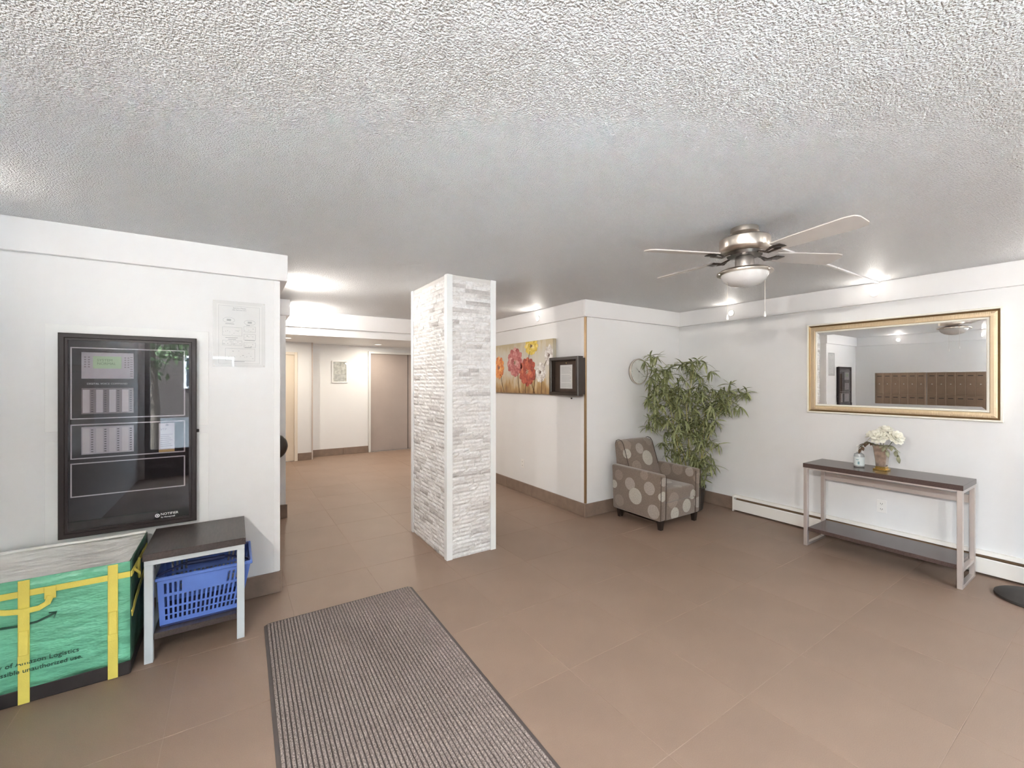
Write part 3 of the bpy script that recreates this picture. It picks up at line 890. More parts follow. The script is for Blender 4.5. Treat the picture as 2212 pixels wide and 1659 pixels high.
bm = bmesh.new(); tube(bm, [(bx1 + .010, by0 + .05, 0.52), (bx1 + .026, by0 + .07, 0.49), (bx1 + .022, by0 + .10, 0.455), (bx1 + .014, by0 + .14, 0.50), (bx1 + .010, by0 + .18, 0.53)], 0.007, 8); obj('strap_knot', bm, YEL, bag, 60)
hd = one('carry_handle', YEL, bag, (-0.750, -0.711, by0 - .010, by0 - .0065, 0.470, 0.529), bev=0.001)
bm = bmesh.new(); tube(bm, [(-0.728, by0 - .011, 0.485), (-0.738, by0 - .014, 0.455), (-0.765, by0 - .018, 0.440), (-0.815, by0 - .020, 0.438), (-0.870, by0 - .020, 0.448), (-0.915, by0 - .018, 0.462), (-0.945, by0 - .011, 0.490)], 1, flat=(0.004, 0.024)); obj('handle_loop', bm, YEL, hd)
one('handle_tab', YEL, hd, (-0.965, -0.926, by0 - .010, by0 - .0065, 0.470, 0.529), bev=0.001)
INK = mat('dark_green_print', (0.022, 0.085, 0.055), 0.6)
bm = bmesh.new(); tube(bm, [(-1.03, by0 - .004, 0.430), (-0.98, by0 - .004, 0.398), (-0.935, by0 - .004, 0.382), (-0.891, by0 - .004, 0.374), (-0.834, by0 - .004, 0.368), (-0.775, by0 - .004, 0.372), (-0.737, by0 - .004, 0.386), (-0.714, by0 - .004, 0.398)], 1, flat=(0.003, 0.009))
tube(bm, [(-0.736, by0 - .004, 0.402), (-0.711, by0 - .004, 0.400), (-0.719, by0 - .004, 0.374)], 1, flat=(0.003, 0.006))
obj('arrow_print', bm, INK, bag)
lettering('Property of Amazon Logistics', 0.030, INK, bag, (-0.632, by0 - .0068, 0.186), (1, 0, 0), (0, 0, 1), 0.001, 'RIGHT')
lettering('possible unauthorized use.', 0.028, INK, bag, (-0.620, by0 - .0068, 0.150), (1, 0, 0), (0, 0, 1), 0.001, 'RIGHT')

# ------------------------------------------------------------------ side table with basket
st = thing('side_table', 'small dark-topped side table with grey metal legs and lower shelf', 'table', (-0.175, 3.17, 0))
sx0, sx1, sy0, sy1 = -0.406, 0.057, 2.935, 3.415
one('tabletop', ESPRESSOX, st, (sx0, sx1, sy0, sy1, 0.548, 0.586), bev=0.002)
for x0 in (sx0 + .006, sx1 - .044):
    for y0 in (sy0 + .008, sy1 - .048):
        one('leg', GREYMETAL, st, (x0, x0 + .038, y0, y0 + .038, 0, 0.520), bev=0.002)
bm = bmesh.new(); ring = (sx0 + .006, sx1 - .006, sy0 + .008, sy1 - .010)
bx(bm, ring[0], ring[1], ring[2], ring[2] + .03, 0.520, 0.548, .001); bx(bm, ring[0], ring[1], ring[3] - .03, ring[3], 0.520, 0.548, .001)
bx(bm, ring[0], ring[0] + .03, ring[2] + .03, ring[3] - .03, 0.520, 0.548, .001); bx(bm, ring[1] - .03, ring[1], ring[2] + .03, ring[3] - .03, 0.520, 0.548, .001)
obj('top_frame', bm, GREYMETAL, st)
one('shelf', ESPRESSOX, st, (sx0 + .045, sx1 - .045, sy0 + .012, sy1 - .012, 0.118, 0.150), bev=0.002)
one('shelf_rail', GREYMETAL, st, (sx0 + .012, sx0 + .044, sy0 + .047, sy1 - .05, 0.122, 0.146))
one('shelf_rail', GREYMETAL, st, (sx1 - .044, sx1 - .012, sy0 + .047, sy1 - .05, 0.122, 0.146))

BLUE = mat('blue_plastic', lin(96, 128, 205), 0.42)
DBLUE = mat('navy_plastic', (0.028, 0.040, 0.13), 0.45)
bk = thing('shopping_basket', 'blue perforated plastic hand basket on the side table shelf', 'basket', (-0.165, 3.16, 0.150))
def basket_wall(p00, p10, p11, p01, ncol, rows, name, solid=None):
    """perforated wall; rows=[(v0,v1)] hole bands; solid(i,row) -> True keeps the cell closed"""
    p00, p10, p11, p01 = map(Vector, (p00, p10, p11, p01))
    B = lambda u, v: (p00 * (1 - u) + p10 * u) * (1 - v) + (p01 * (1 - u) + p11 * u) * v
    us = [0.0]
    for i in range(ncol):
        c = 0.05 + 0.90 * (i + .5) / ncol; hw = 0.90 / ncol * .26
        us += [c - hw, c + hw]
    us.append(1.0)
    vs = [0.0]
    for a, b in rows: vs += [a, b]
    vs.append(1.0)
    bm = bmesh.new()
    V = [[bm.verts.new(B(u, v)) for u in us] for v in vs]
    for r in range(len(vs) - 1):
        for c in range(len(us) - 1):
            if c % 2 == 1 and r % 2 == 1 and not (solid and solid((c - 1) // 2, (r - 1) // 2)): continue
            bm.faces.new((V[r][c], V[r][c + 1], V[r + 1][c + 1], V[r + 1][c]))
    o = obj(name, bm, BLUE, bk)
    md = o.modifiers.new('thickness', 'SOLIDIFY'); md.thickness = 0.004; md.offset = 0
    return o
zb, zt = 0.158, 0.420
b0 = [(-0.340, 3.006, zb), (0.030, 3.006, zb), (0.030, 3.315, zb), (-0.340, 3.315, zb)]
t0 = [(-0.352, 2.996, zt), (0.082, 2.996, zt), (0.082, 3.352, zt), (-0.352, 3.352, zt)]
rows = [(0.10, 0.19), (0.22, 0.34), (0.38, 0.60), (0.66, 0.88)]
ctr = lambda i, r: (r == 3 and 4 <= i <= 12)
basket_wall(b0[0], b0[1], t0[1], t0[0], 17, rows, 'front_wall', ctr)
basket_wall(b0[2], b0[3], t0[3], t0[2], 17, rows, 'rear_wall', ctr)
basket_wall(b0[1], b0[2], t0[2], t0[1], 12, rows, 'side_wall', lambda i, r: r == 3 and 3 <= i <= 8)
basket_wall(b0[3], b0[0], t0[0], t0[3], 12, rows, 'side_wall', lambda i, r: r == 3 and 3 <= i <= 8)
one('bottom', DBLUE, bk, (-0.338, 0.028, 3.0, 3.313, 0.151, 0.160))
bm = bmesh.new()
bx(bm, -0.361, 0.092, 2.986, 3.002, zt - .012, zt + .006, .003); bx(bm, -0.361, 0.092, 3.348, 3.364, zt - .012, zt + .006, .003)
bx(bm, -0.361, -0.345, 3.002, 3.348, zt - .012, zt + .006, .003); bx(bm, 0.076, 0.092, 3.002, 3.348, zt - .012, zt + .006, .003)
obj('rim', bm, BLUE, bk)
for y in (3.02, 3.33):
    s = 1 if y < 3.2 else -1
    bm = bmesh.new(); tube(bm, [(-0.355, y, zt + .008), (-0.33, y + s * .03, zt + .012), (-0.25, y + s * .10, zt + .016), (-0.03, y + s * .10, zt + .016), (0.05, y + s * .03, zt + .012), (0.075, y, zt + .008)], 0.007, 8)
    hb = obj('handle', bm, DBLUE, bk, 50)
    bm = bmesh.new(); tube(bm, [(-0.23, y + s * .10, zt + .016), (-0.05, y + s * .10, zt + .016)], 0.012, 10); obj('grip', bm, DBLUE, hb, 50)

# ------------------------------------------------------------------ flower painting
def canvas_mat():
    m, nt, p = new_mat('painted_canvas')
    tc = N(nt, 'ShaderNodeTexCoord'); sp = N(nt, 'ShaderNodeSeparateXYZ'); nt.links.new(tc.outputs['Generated'], sp.inputs[0])
    mp = N(nt, 'ShaderNodeMapping'); mp.inputs['Scale'].default_value = (1, 14, 2.2); nt.links.new(tc.outputs['Generated'], mp.inputs[0])
    nz = N(nt, 'ShaderNodeTexNoise'); nz.inputs['Scale'].default_value = 1.6; nz.inputs['Detail'].default_value = 5; nt.links.new(mp.outputs[0], nz.inputs['Vector'])
    ma = N(nt, 'ShaderNodeMath', operation='MULTIPLY_ADD'); ma.inputs[1].default_value = 0.75; nt.links.new(nz.outputs[0], ma.inputs[0]); nt.links.new(sp.outputs['Z'], ma.inputs[2])
    sb = N(nt, 'ShaderNodeMath', operation='SUBTRACT'); sb.inputs[1].default_value = 0.36; nt.links.new(ma.outputs[0], sb.inputs[0])
    cr = N(nt, 'ShaderNodeValToRGB'); e = cr.color_ramp.elements
    e[0].position = 0.0; e[0].color = (0.24, 0.13, 0.05, 1); e[1].position = 1.0; e[1].color = (0.50, 0.42, 0.27, 1)
    for pos, c in ((0.14, (0.42, 0.26, 0.10, 1)), (0.30, (0.54, 0.43, 0.28, 1)), (0.45, (0.60, 0.56, 0.48, 1)), (0.72, (0.56, 0.53, 0.46, 1)), (0.9, (0.55, 0.49, 0.37, 1))):
        k = e.new(pos); k.color = c
    nt.links.new(sb.outputs[0], cr.inputs[0]); nt.links.new(cr.outputs[0], p.inputs['Base Color'])
    p.inputs['Roughness'].default_value = .6
    return m
pa = thing('canvas_painting', 'wide canvas painting of red, pink, yellow and white flowers', 'painting', (XA - 0.02, 4.78, 1.342))
one('canvas', canvas_mat(), pa, (XA - 0.055, XA - 0.004, 3.986, 5.58, 1.342, 2.017), bev=0.003)
XP = XA - 0.0555
def petal_mat(name, c0, c1, c2):
    m, nt, p = new_mat(name)
    g = N(nt, 'ShaderNodeNewGeometry'); tc = N(nt, 'ShaderNodeTexCoord')
    nz = N(nt, 'ShaderNodeTexNoise'); nz.inputs['Scale'].default_value = 38; nz.inputs['Detail'].default_value = 4
    nt.links.new(tc.outputs['Object'], nz.inputs['Vector'])
    ad = N(nt, 'ShaderNodeMath', operation='MULTIPLY_ADD'); ad.inputs[1].default_value = .55
    nt.links.new(g.outputs['Random Per Island'], ad.inputs[0]); nt.links.new(nz.outputs[0], ad.inputs[2])
    sb = N(nt, 'ShaderNodeMath', operation='SUBTRACT'); sb.inputs[1].default_value = .28; nt.links.new(ad.outputs[0], sb.inputs[0])
    cr = N(nt, 'ShaderNodeValToRGB'); e = cr.color_ramp.elements
    e[0].position = .15; e[0].color = (*c0, 1); e[1].position = .85; e[1].color = (*c2, 1); k = e.new(.5); k.color = (*c1, 1)
    nt.links.new(sb.outputs[0], cr.inputs[0]); nt.links.new(cr.outputs[0], p.inputs['Base Color']); p.inputs['Roughness'].default_value = .55
    return m
def painted_flower(y, z, ry, rz, m, cm, top=2.015):
    """impasto flower head of overlapping petals"""
    bm = bmesh.new()
    layer = 0
    for rr, cnt, ps in ((0.70, 12, 0.46), (0.48, 9, 0.42), (0.26, 6, 0.34)):
        for k in range(cnt):
            a = 2 * pi * (k + layer * .37) / cnt + rnd.uniform(-.12, .12)
            cy, cz = cos(a) * rr, sin(a) * rr
            n = 10; vs = []
            x = XP - 0.0008 - layer * 0.0008 - 0.0003 * (k % 3)
            for i in range(n):
                t = 2 * pi * i / n
                du = cos(t) * ps * rnd.uniform(.85, 1.1); dv = sin(t) * ps * .72 * rnd.uniform(.85, 1.1)
                uu = cy + du * cos(a) - dv * sin(a); vv = cz + du * sin(a) + dv * cos(a)
                Y = min(5.575, max(3.99, y - uu * ry)); Z = min(top, max(1.346, z + vv * rz))
                vs.append(bm.verts.new((x, Y, Z)))
            vb = [bm.verts.new((XP + 0.0004, v.co.y, v.co.z)) for v in vs]
            bm.faces.new(vs)
            for i in range(n): bm.faces.new((vs[i], vs[(i + 1) % n], vb[(i + 1) % n], vb[i]))
        layer += 1
    bmesh.ops.recalc_face_normals(bm, faces=bm.faces)
    f = obj('painted_flower', bm, m, pa)
    bm = bmesh.new()
    for k in range(9):
        a = k * 2.4; r = .03 + .012 * k
        Y, Z = y - cos(a) * r * ry * 1.6, min(top - .01, z + sin(a) * r * rz * 1.6)
        bx(bm, XP - 0.0046, XP - 0.0035, Y - .006, Y + .006, Z - .006, Z + .006)
    c = obj('flower_centre', bm, cm, f); c['kind'] = 'stuff'
rose = petal_mat('paint_rose', (0.32, 0.06, 0.06), (0.52, 0.16, 0.15), (0.72, 0.42, 0.38))
redm = petal_mat('paint_red', (0.26, 0.035, 0.02), (0.46, 0.08, 0.04), (0.62, 0.18, 0.09))
orng = petal_mat('paint_orange', (0.55, 0.13, 0.03), (0.75, 0.28, 0.06), (0.85, 0.50, 0.20))
yelm = petal_mat('paint_yellow', (0.55, 0.38, 0.05), (0.75, 0.56, 0.10), (0.84, 0.74, 0.36))
whtm = petal_mat('paint_white', (0.42, 0.36, 0.32), (0.68, 0.65, 0.62), (0.84, 0.83, 0.81))
pale = mat('paint_pale_centre', (0.62, 0.48, 0.34), .6); darkc = mat('paint_dark_centre', (0.16, 0.10, 0.08), .6)
STEMP = mat('paint_stem', (0.10, 0.045, 0.03), .6)
for (a, b) in (((5.173, 1.60), (5.085, 1.347)), ((4.735, 1.62), (4.693, 1.347)), ((4.455, 1.89), (4.490, 1.76)), ((4.541, 1.48), (4.553, 1.347)), ((4.42, 1.50), (4.352, 1.347)),
               ((4.325, 1.60), (4.374, 1.347)), ((4.195, 1.53), (4.205, 1.347)), ((4.105, 1.76), (4.16, 1.66)), ((5.42, 1.62), (5.39, 1.347))):
    bm = bmesh.new(); tube(bm, [(XP, a[0], a[1]), (XP, (a[0] + b[0]) / 2 + .01, (a[1] + b[1]) / 2), (XP, b[0], b[1])], 1, flat=(0.011, 0.0012)); 
    obj('painted_stem', bm, STEMP, pa)
painted_flower(4.429, 1.955, 0.128, 0.105, yelm, darkc)
painted_flower(4.809, 1.761, 0.168, 0.178, rose, pale)
painted_flower(4.060, 1.818, 0.080, 0.115, whtm, darkc)
painted_flower(4.236, 1.614, 0.100, 0.112, whtm, darkc)
painted_flower(4.518, 1.626, 0.168, 0.166, redm, pale)
painted_flower(5.221, 1.697, 0.120, 0.145, orng, darkc)
painted_flower(5.42, 1.78, 0.10, 0.12, whtm, pale)

# ------------------------------------------------------------------ glazed notice box
BXW = mat('walnut_frame', (0.028, 0.016, 0.010), 0.35, var=(14, 0.2), stretch=(6, 6, 1))
nb = thing('notice_box', 'deep dark wooden shadow box holding one typed sheet', 'notice box', (XA - 0.06, 3.70, 1.342))
bm = bmesh.new(); sweep_frame(bm, 'x', 3.462, 3.968, 1.342, 1.779, [(0, 0), (0, 0.068), (0.006, 0.075), (0.034, 0.075), (0.040, 0.068), (0.040, 0.0)], XA - 0.056, -1)
nfr = obj('frame', bm, BXW, nb)
one('backing', mat('brown_felt', (0.075, 0.045, 0.030), 0.8, var=(60, .2)), nb, (XA - 0.066, XA - 0.056, 3.47, 3.96, 1.35, 1.772))
sh = one('sheet', PAPER, nb, (XA - 0.069, XA - 0.0665, 3.625, 3.835, 1.418, 1.690))
bm = bmesh.new()
for i in range(15):
    if i in (3, 9): continue
    bx(bm, XA - 0.0694, XA - 0.0689, 3.645 + 0.02 * (i % 3 == 2), 3.815, 1.440 + i * 0.0155, 1.4435 + i * 0.0155)
q = obj('print_lines', bm, PALEINK, sh); q['kind'] = 'stuff'
one('spacer', XA and BXW, nb, (XA - 0.056, XA, 3.48, 3.95, 1.36, 1.76))
bm = bmesh.new(); lathe(bm, [(0.0, .006), (0.006, .004), (0.007, 0)], seg=12); bm.transform(Matrix.Translation((XA - .066, 3.73, 1.712)) @ Matrix.Rotation(-pi / 2, 4, 'Y')); obj('push_pin', bm, mat('brass', (0.65, 0.48, 0.2), .3, 1.0), sh, 40)
one('pane', CLEAR, nb, (XA - 0.119, XA - 0.1175, 3.498, 3.932, 1.378, 1.743))
bm = bmesh.new(); lathe(bm, [(0.0, .018), (0.008, .016), (0.009, 0.004), (0.005, 0)], seg=12); bm.transform(Matrix.Translation((XA, 3.705, 1.305)) @ Matrix.Rotation(-pi / 2, 4, 'Y'))
tag(recenter(obj('wall_hook', bm, DARKNICKEL, None, 40), (XA, 3.705, 1.305)), 'tiny dark hook on the wall under the notice box', 'hook')

# ------------------------------------------------------------------ wall outlets
def outlet(pos, d, label):
    d = Vector(d)
    root = thing('wall_outlet', label, 'outlet', pos, 'white duplex wall outlets')
    rot = d.to_track_quat('Z', 'Y').to_matrix().to_4x4()
    def P(name, m, bm, par): bm.transform(rot); return obj(name, bm, m, par, local=True)
    # local frame: Z outwards; find which local axis is up
    upl = (rot.inverted() @ Vector((0, 0, 1)).to_4d()).to_3d()
    ax = 'y' if abs(upl.y) > .5 else 'x'
    def B(bm, u0, u1, v0, v1, z0, z1, bev=0):
        if ax == 'y': bx(bm, u0, u1, v0, v1, z0, z1, bev)
        else: bx(bm, v0, v1, u0, u1, z0, z1, bev)
    bm = bmesh.new(); B(bm, -.035, .035, -.057, .057, 0.0, .006, .002); pl = P('cover_plate', WHITEPL, bm, root)
    for s in (-1, 1):
        bm = bmesh.new(); B(bm, -.017, .017, s * .024 - .014, s * .024 + .014, .006, .008, .001); r = P('receptacle', WHITEPL, bm, pl)
        bm = bmesh.new(); B(bm, -.008, -.005, s * .024 - .004, s * .024 + .006, .008, .0085); B(bm, .005, .008, s * .024 - .004, s * .024 + .006, .008, .0085); B(bm, -.002, .002, s * .024 - .010, s * .024 - .006, .008, .0085)
        q = P('slots', BLACK, bm, r); q['kind'] = 'stuff'
outlet((XA, 4.70, 0.398), (-1, 0, 0), 'white outlet low on the wall under the flower painting')
outlet((XR, 1.384, 0.369), (-1, 0, 0), 'white outlet on the wall under the console table')

# ------------------------------------------------------------------ wall clock
ck = thing('wall_clock', 'round white wall clock with thin metal rim', 'clock', (4.095, YK, 1.62))
RC = Matrix.Translation((4.095, YK, 1.62)) @ Matrix.Rotation(pi / 2, 4, 'X')
def cp(name, prof, m, par, sm=40, seg=48):
    bm = bmesh.new(); lathe(bm, prof, seg=seg); bm.transform(RC); return obj(name, bm, m, par, sm)
cp('case', [(0.0, 0.0), (0.150, 0.0), (0.155, 0.008), (0.155, 0.026), (0.0, 0.026)], mat('bronze_clock_case', (0.25, 0.19, 0.14), 0.35, .8), ck)
bm = bmesh.new(); lathe(bm, [(0.1555, 0.012), (0.1565, 0.030), (0.1520, 0.036), (0.1450, 0.034), (0.1420, 0.027), (0.1420, 0.012)], seg=48, cap=False); bm.transform(RC)
obj('rim', bm, mat('champagne_rim', (0.80, 0.74, 0.66), .25, .9), ck, 50)
fc = cp('dial', [(0.0, 0.0), (0.142, 0.0), (0.142, 0.0275), (0.0, 0.0275)], mat('clock_dial', (0.86, 0.87, 0.83), .5), ck)
for k in range(12):
    a = k * pi / 6; L = 0.020 if k % 3 == 0 else 0.011
    bm = bmesh.new(); bx(bm, -.0018, .0018, .132 - L, .132, .0275, .0280); bm.transform(RC @ Matrix.Rotation(-a, 4, 'Z')); obj('hour_mark', bm, PALEINK, fc)
for nm, L, wd, ang in (('hour_hand', .060, .004, radians(-50)), ('minute_hand', .105, .0032, radians(122)), ('second_hand', .085, .0016, radians(182))):
    bm = bmesh.new(); bx(bm, -wd / 2, wd / 2, -.015, L, .0295, .0305); bm.transform(RC @ Matrix.Rotation(-ang, 4, 'Z'))
    obj(nm, bm, mat('grey_hand_' + nm, (0.38, 0.36, 0.33) if nm != 'second_hand' else (0.6, 0.6, 0.56), .4), ck)
cp('hub', [(0.0, .033), (0.008, .032), (0.008, .028)], mat('hub_grey', (0.2, 0.19, 0.18), .4), ck, seg=16)
bm = bmesh.new(); lathe(bm, [(0.0, .0340), (0.143, .0335), (0.143, .0325), (0.0, .0330)], seg=48, cap=False); bm.transform(RC); obj('lens', bm, CLEAR, ck, 40)

# ------------------------------------------------------------------ armchair
def fabric():
    m, nt, p = new_mat('circle_print_fabric')
    tc = N(nt, 'ShaderNodeTexCoord')
    col = None
    base = N(nt, 'ShaderNodeRGB'); base.outputs[0].default_value = (0.185, 0.142, 0.112, 1)
    col = base.outputs[0]
    O = Vector((3.885, 3.06, 0))
    circ = [(3.555, 3.119, .402, .068, 1), (3.555, 3.047, .286, .086, 2), (3.555, 2.865, .405, .068, 1), (3.555, 3.276, .468, .056, 0), (3.555, 3.345, .357, .045, 2), (3.555, 3.268, .191, .064, 0), (3.555, 2.814, .179, .072, 1), (3.555, 2.93, .53, .05, 0),
            (3.76, 2.74, .285, .085, 0), (3.99, 2.735, .192, .070, 2), (3.79, 2.735, .14, .066, 2), (4.09, 2.74, .30, .055, 2), (3.59, 2.72, .345, .052, 2), (3.60, 2.72, .49, .045, 1), (4.18, 2.72, .2, .06, 1), (4.18, 2.72, .46, .06, 0),
            (3.75, 2.90, .42, .09, 0), (3.95, 2.98, .42, .08, 1), (3.90, 2.78, .42, .05, 0),
            (3.66, 3.28, .80, .085, 0), (3.655, 3.24, .70, .055, 2), (3.86, 3.26, .735, .062, 1), (3.955, 3.21, .63, .085, 2), (4.05, 3.3, .8, .06, 0), (3.75, 3.2, .55, .07, 0),
            (4.12, 2.95, .53, .07, 0), (4.13, 2.80, .52, .05, 1), (4.13, 3.1, .5, .07, 0), (4.22, 3.05, .35, .09, 1), (4.22, 2.85, .25, .08, 2)]
    tones = [(0.255, 0.205, 0.165), (0.35, 0.305, 0.265), (0.44, 0.41, 0.355)]
    for x, y, z, r, t in circ:
        d = N(nt, 'ShaderNodeVectorMath', operation='DISTANCE'); d.inputs[1].default_value = Vector((x, y, z)) - O
        nt.links.new(tc.outputs['Object'], d.inputs[0])
        # woven rings inside each disc
        rg = N(nt, 'ShaderNodeMath', operation='SINE'); mu = N(nt, 'ShaderNodeMath', operation='MULTIPLY'); mu.inputs[1].default_value = 520
        nt.links.new(d.outputs['Value'], mu.inputs[0]); nt.links.new(mu.outputs[0], rg.inputs[0])
        rr = N(nt, 'ShaderNodeMapRange'); rr.inputs['From Min'].default_value = -1; rr.inputs['To Min'].default_value = .88; rr.inputs['To Max'].default_value = 1.06; nt.links.new(rg.outputs[0], rr.inputs[0])
        lt = N(nt, 'ShaderNodeMath', operation='LESS_THAN'); lt.inputs[1].default_value = r; nt.links.new(d.outputs['Value'], lt.inputs[0])
        sc = N(nt, 'ShaderNodeVectorMath', operation='SCALE'); sc.inputs[0].default_value = tones[t]; nt.links.new(rr.outputs[0], sc.inputs['Scale'])
        mx = N(nt, 'ShaderNodeMix', data_type='RGBA'); nt.links.new(lt.outputs[0], mx.inputs['Factor']); nt.links.new(col, mx.inputs['A']); nt.links.new(sc.outputs[0], mx.inputs['B'])
        col = mx.outputs['Result']
    nz = N(nt, 'ShaderNodeTexNoise'); nz.inputs['Scale'].default_value = 90; nt.links.new(tc.outputs['Object'], nz.inputs['Vector'])
    mr = N(nt, 'ShaderNodeMapRange'); mr.inputs['From Min'].default_value = .3; mr.inputs['From Max'].default_value = .7; mr.inputs['To Min'].default_value = .85; mr.inputs['To Max'].default_value = 1.15; nt.links.new(nz.outputs[0], mr.inputs[0])
    sc = N(nt, 'ShaderNodeVectorMath', operation='SCALE'); nt.links.new(col, sc.inputs[0]); nt.links.new(mr.outputs[0], sc.inputs['Scale'])
    nt.links.new(sc.outputs[0], p.inputs['Base Color']); p.inputs['Roughness'].default_value = .9; p.inputs['Sheen Weight'].default_value = .35
    bp = N(nt, 'ShaderNodeBump'); bp.inputs['Strength'].default_value = .25; bp.inputs['Distance'].default_value = .002; nt.links.new(nz.outputs[0], bp.inputs['Height']); nt.links.new(bp.outputs[0], p.inputs['Normal'])
    return m
FAB = fabric()
PIPE = mat('piping_brown', (0.085, 0.062, 0.05), .9)
ch = thing('armchair', 'brown upholstered armchair with pale overlapping circle print', 'armchair', (3.885, 3.06, 0))
def soft(name, boxes, m, par, bev=.02, seg=3, warp=None):
    bm = bmesh.new()
    for b in boxes: bx(bm, *b, bev=bev, seg=seg)
    if warp:
        for v in bm.verts: v.co = Vector(warp(v.co))
    return obj(name, bm, m, par, 50)
# arms: side panels whose tops rise slightly to the back
for x0, x1 in ((3.553, 3.640), (4.130, 4.217)):
    soft('armrest', [(x0, x1, 2.722, 3.385, 0.090, 0.562)], FAB, ch, .022, 3,
         lambda c: (c.x, c.y + (0.012 * (0.56 - c.z) / .47 if c.y < 2.9 else -0.05 * max(0, (.45 - c.z)) if c.y > 3.2 else 0), c.z + (0.012 * (c.y - 2.72) / .66 if c.z > .4 else 0)))
soft('front_rail', [(3.636, 4.134, 2.735, 2.80, 0.090, 0.265)], FAB, ch, .012, 2)
soft('seat_base', [(3.62, 4.15, 2.78, 3.34, 0.10, 0.262)], FAB, ch, .01, 2)
bm = bmesh.new()
bx(bm, 3.642, 4.128, 2.725, 3.25, 0.262, 0.400, bev=.035, seg=4)
for v in bm.verts:
    u = (v.co.x - 3.885) / .243; t = (v.co.y - 2.99) / .26
    if v.co.z > .36: v.co.z += 0.018 * max(0, 1 - u * u) * max(0, 1 - t * t)
obj('seat_cushion', bm, FAB, ch, 60)
# backrest: slanted, rounded on top
bm = bmesh.new()
prof = [(3.16, 0.39), (3.205, 0.55), (3.255, 0.70), (3.290, 0.80), (3.315, 0.833), (3.355, 0.842), (3.395, 0.828), (3.408, 0.79), (3.385, 0.60), (3.36, 0.30), (3.345, 0.10), (3.20, 0.10)]
nX = 14; rings = []
for i in range(nX + 1):
    u = -1 + 2 * i / nX; x = 3.882 + u * .247
    k = 1 - abs(u) ** 8 * .03
    e = 0.020 * (1 - abs(u) ** 3)
    ring_ = []
    for (y, z) in prof:
        ring_.append(bm.verts.new((x, y - (e if y < 3.3 and z > .38 else 0), .39 + (z - .39) * k if z > .39 else z)))
    rings.append(ring_)
for a, b in zip(rings[:-1], rings[1:]):
    for k in range(len(prof)): bm.faces.new((a[k], a[(k + 1) % len(prof)], b[(k + 1) % len(prof)], b[k]))
bm.faces.new(rings[0]); bm.faces.new(rings[-1]); bmesh.ops.recalc_face_normals(bm, faces=bm.faces)
bk_o = obj('backrest', bm, FAB, ch, 45)
for sx in (3.637, 4.127):
    bm = bmesh.new(); tube(bm, [(sx, y - .003, z) for y, z in prof[1:8]], .004, 6); obj('piping', bm, PIPE, bk_o, 60)
for x in (3.556, 3.638, 4.132, 4.215):
    bm = bmesh.new(); tube(bm, [(x, 2.730, .10), (x, 2.724, .30), (x, 2.722, .545)], .0035, 6); obj('piping', bm, PIPE, ch, 60)
LEGM = mat('dark_chair_leg', (0.022, 0.015, 0.012), .35)
for x in (3.60, 4.16):
    for y in (2.765, 3.30):
        bm = bmesh.new()
        vs = bx(bm, x - .026, x + .026, y - .026, y + .026, 0, .094)
        for v in bm.verts:
            if v.co.z < .05: v.co.x = x + (v.co.x - x) * .7; v.co.y = y + (v.co.y - y) * .7
        obj('leg', bm, LEGM, ch)

# ------------------------------------------------------------------ artificial bamboo plant
LEAF = petal_mat('bamboo_leaf', (0.135, 0.152, 0.062), (0.24, 0.27, 0.12), (0.40, 0.43, 0.235))
def leaf_rand(m):
    nt = m.node_tree
    g = [n for n in nt.nodes if n.type == 'NEW_GEOMETRY'][0]; oi = N(nt, 'ShaderNodeObjectInfo')
    ad = N(nt, 'ShaderNodeMath', operation='ADD'); fr = N(nt, 'ShaderNodeMath', operation='FRACT')
    tgt = g.outputs['Random Per Island'].links[0].to_socket
    nt.links.new(g.outputs['Random Per Island'], ad.inputs[0]); nt.links.new(oi.outputs['Random'], ad.inputs[1]); nt.links.new(ad.outputs[0], fr.inputs[0]); nt.links.new(fr.outputs[0], tgt)
leaf_rand(LEAF)
CANE = mat('bamboo_cane', (0.36, 0.34, 0.13), .5, var=(12, .25))
bp_ = thing('bamboo_plant', 'tall artificial bamboo plant in the corner behind the armchair', 'plant', (4.50, 3.03, 0))
bm = bmesh.new(); lathe(bm, [(0.0, 0.0), (0.11, 0.0), (0.13, .02), (0.155, .26), (0.165, .27), (0.165, .29), (0.148, .29), (0.14, .25), (0.0, .25)], 4.50, 3.03, 32); obj('pot', bm, mat('dark_pot', (0.05, 0.045, 0.04), .5), bp_, 40)
bm = bmesh.new(); lathe(bm, [(0.0, .262), (0.139, .256), (0.139, .24)], 4.50, 3.03, 24); obj('soil', bm, mat('moss', (0.07, 0.06, 0.03), .95, var=(30, .4)), bp_)
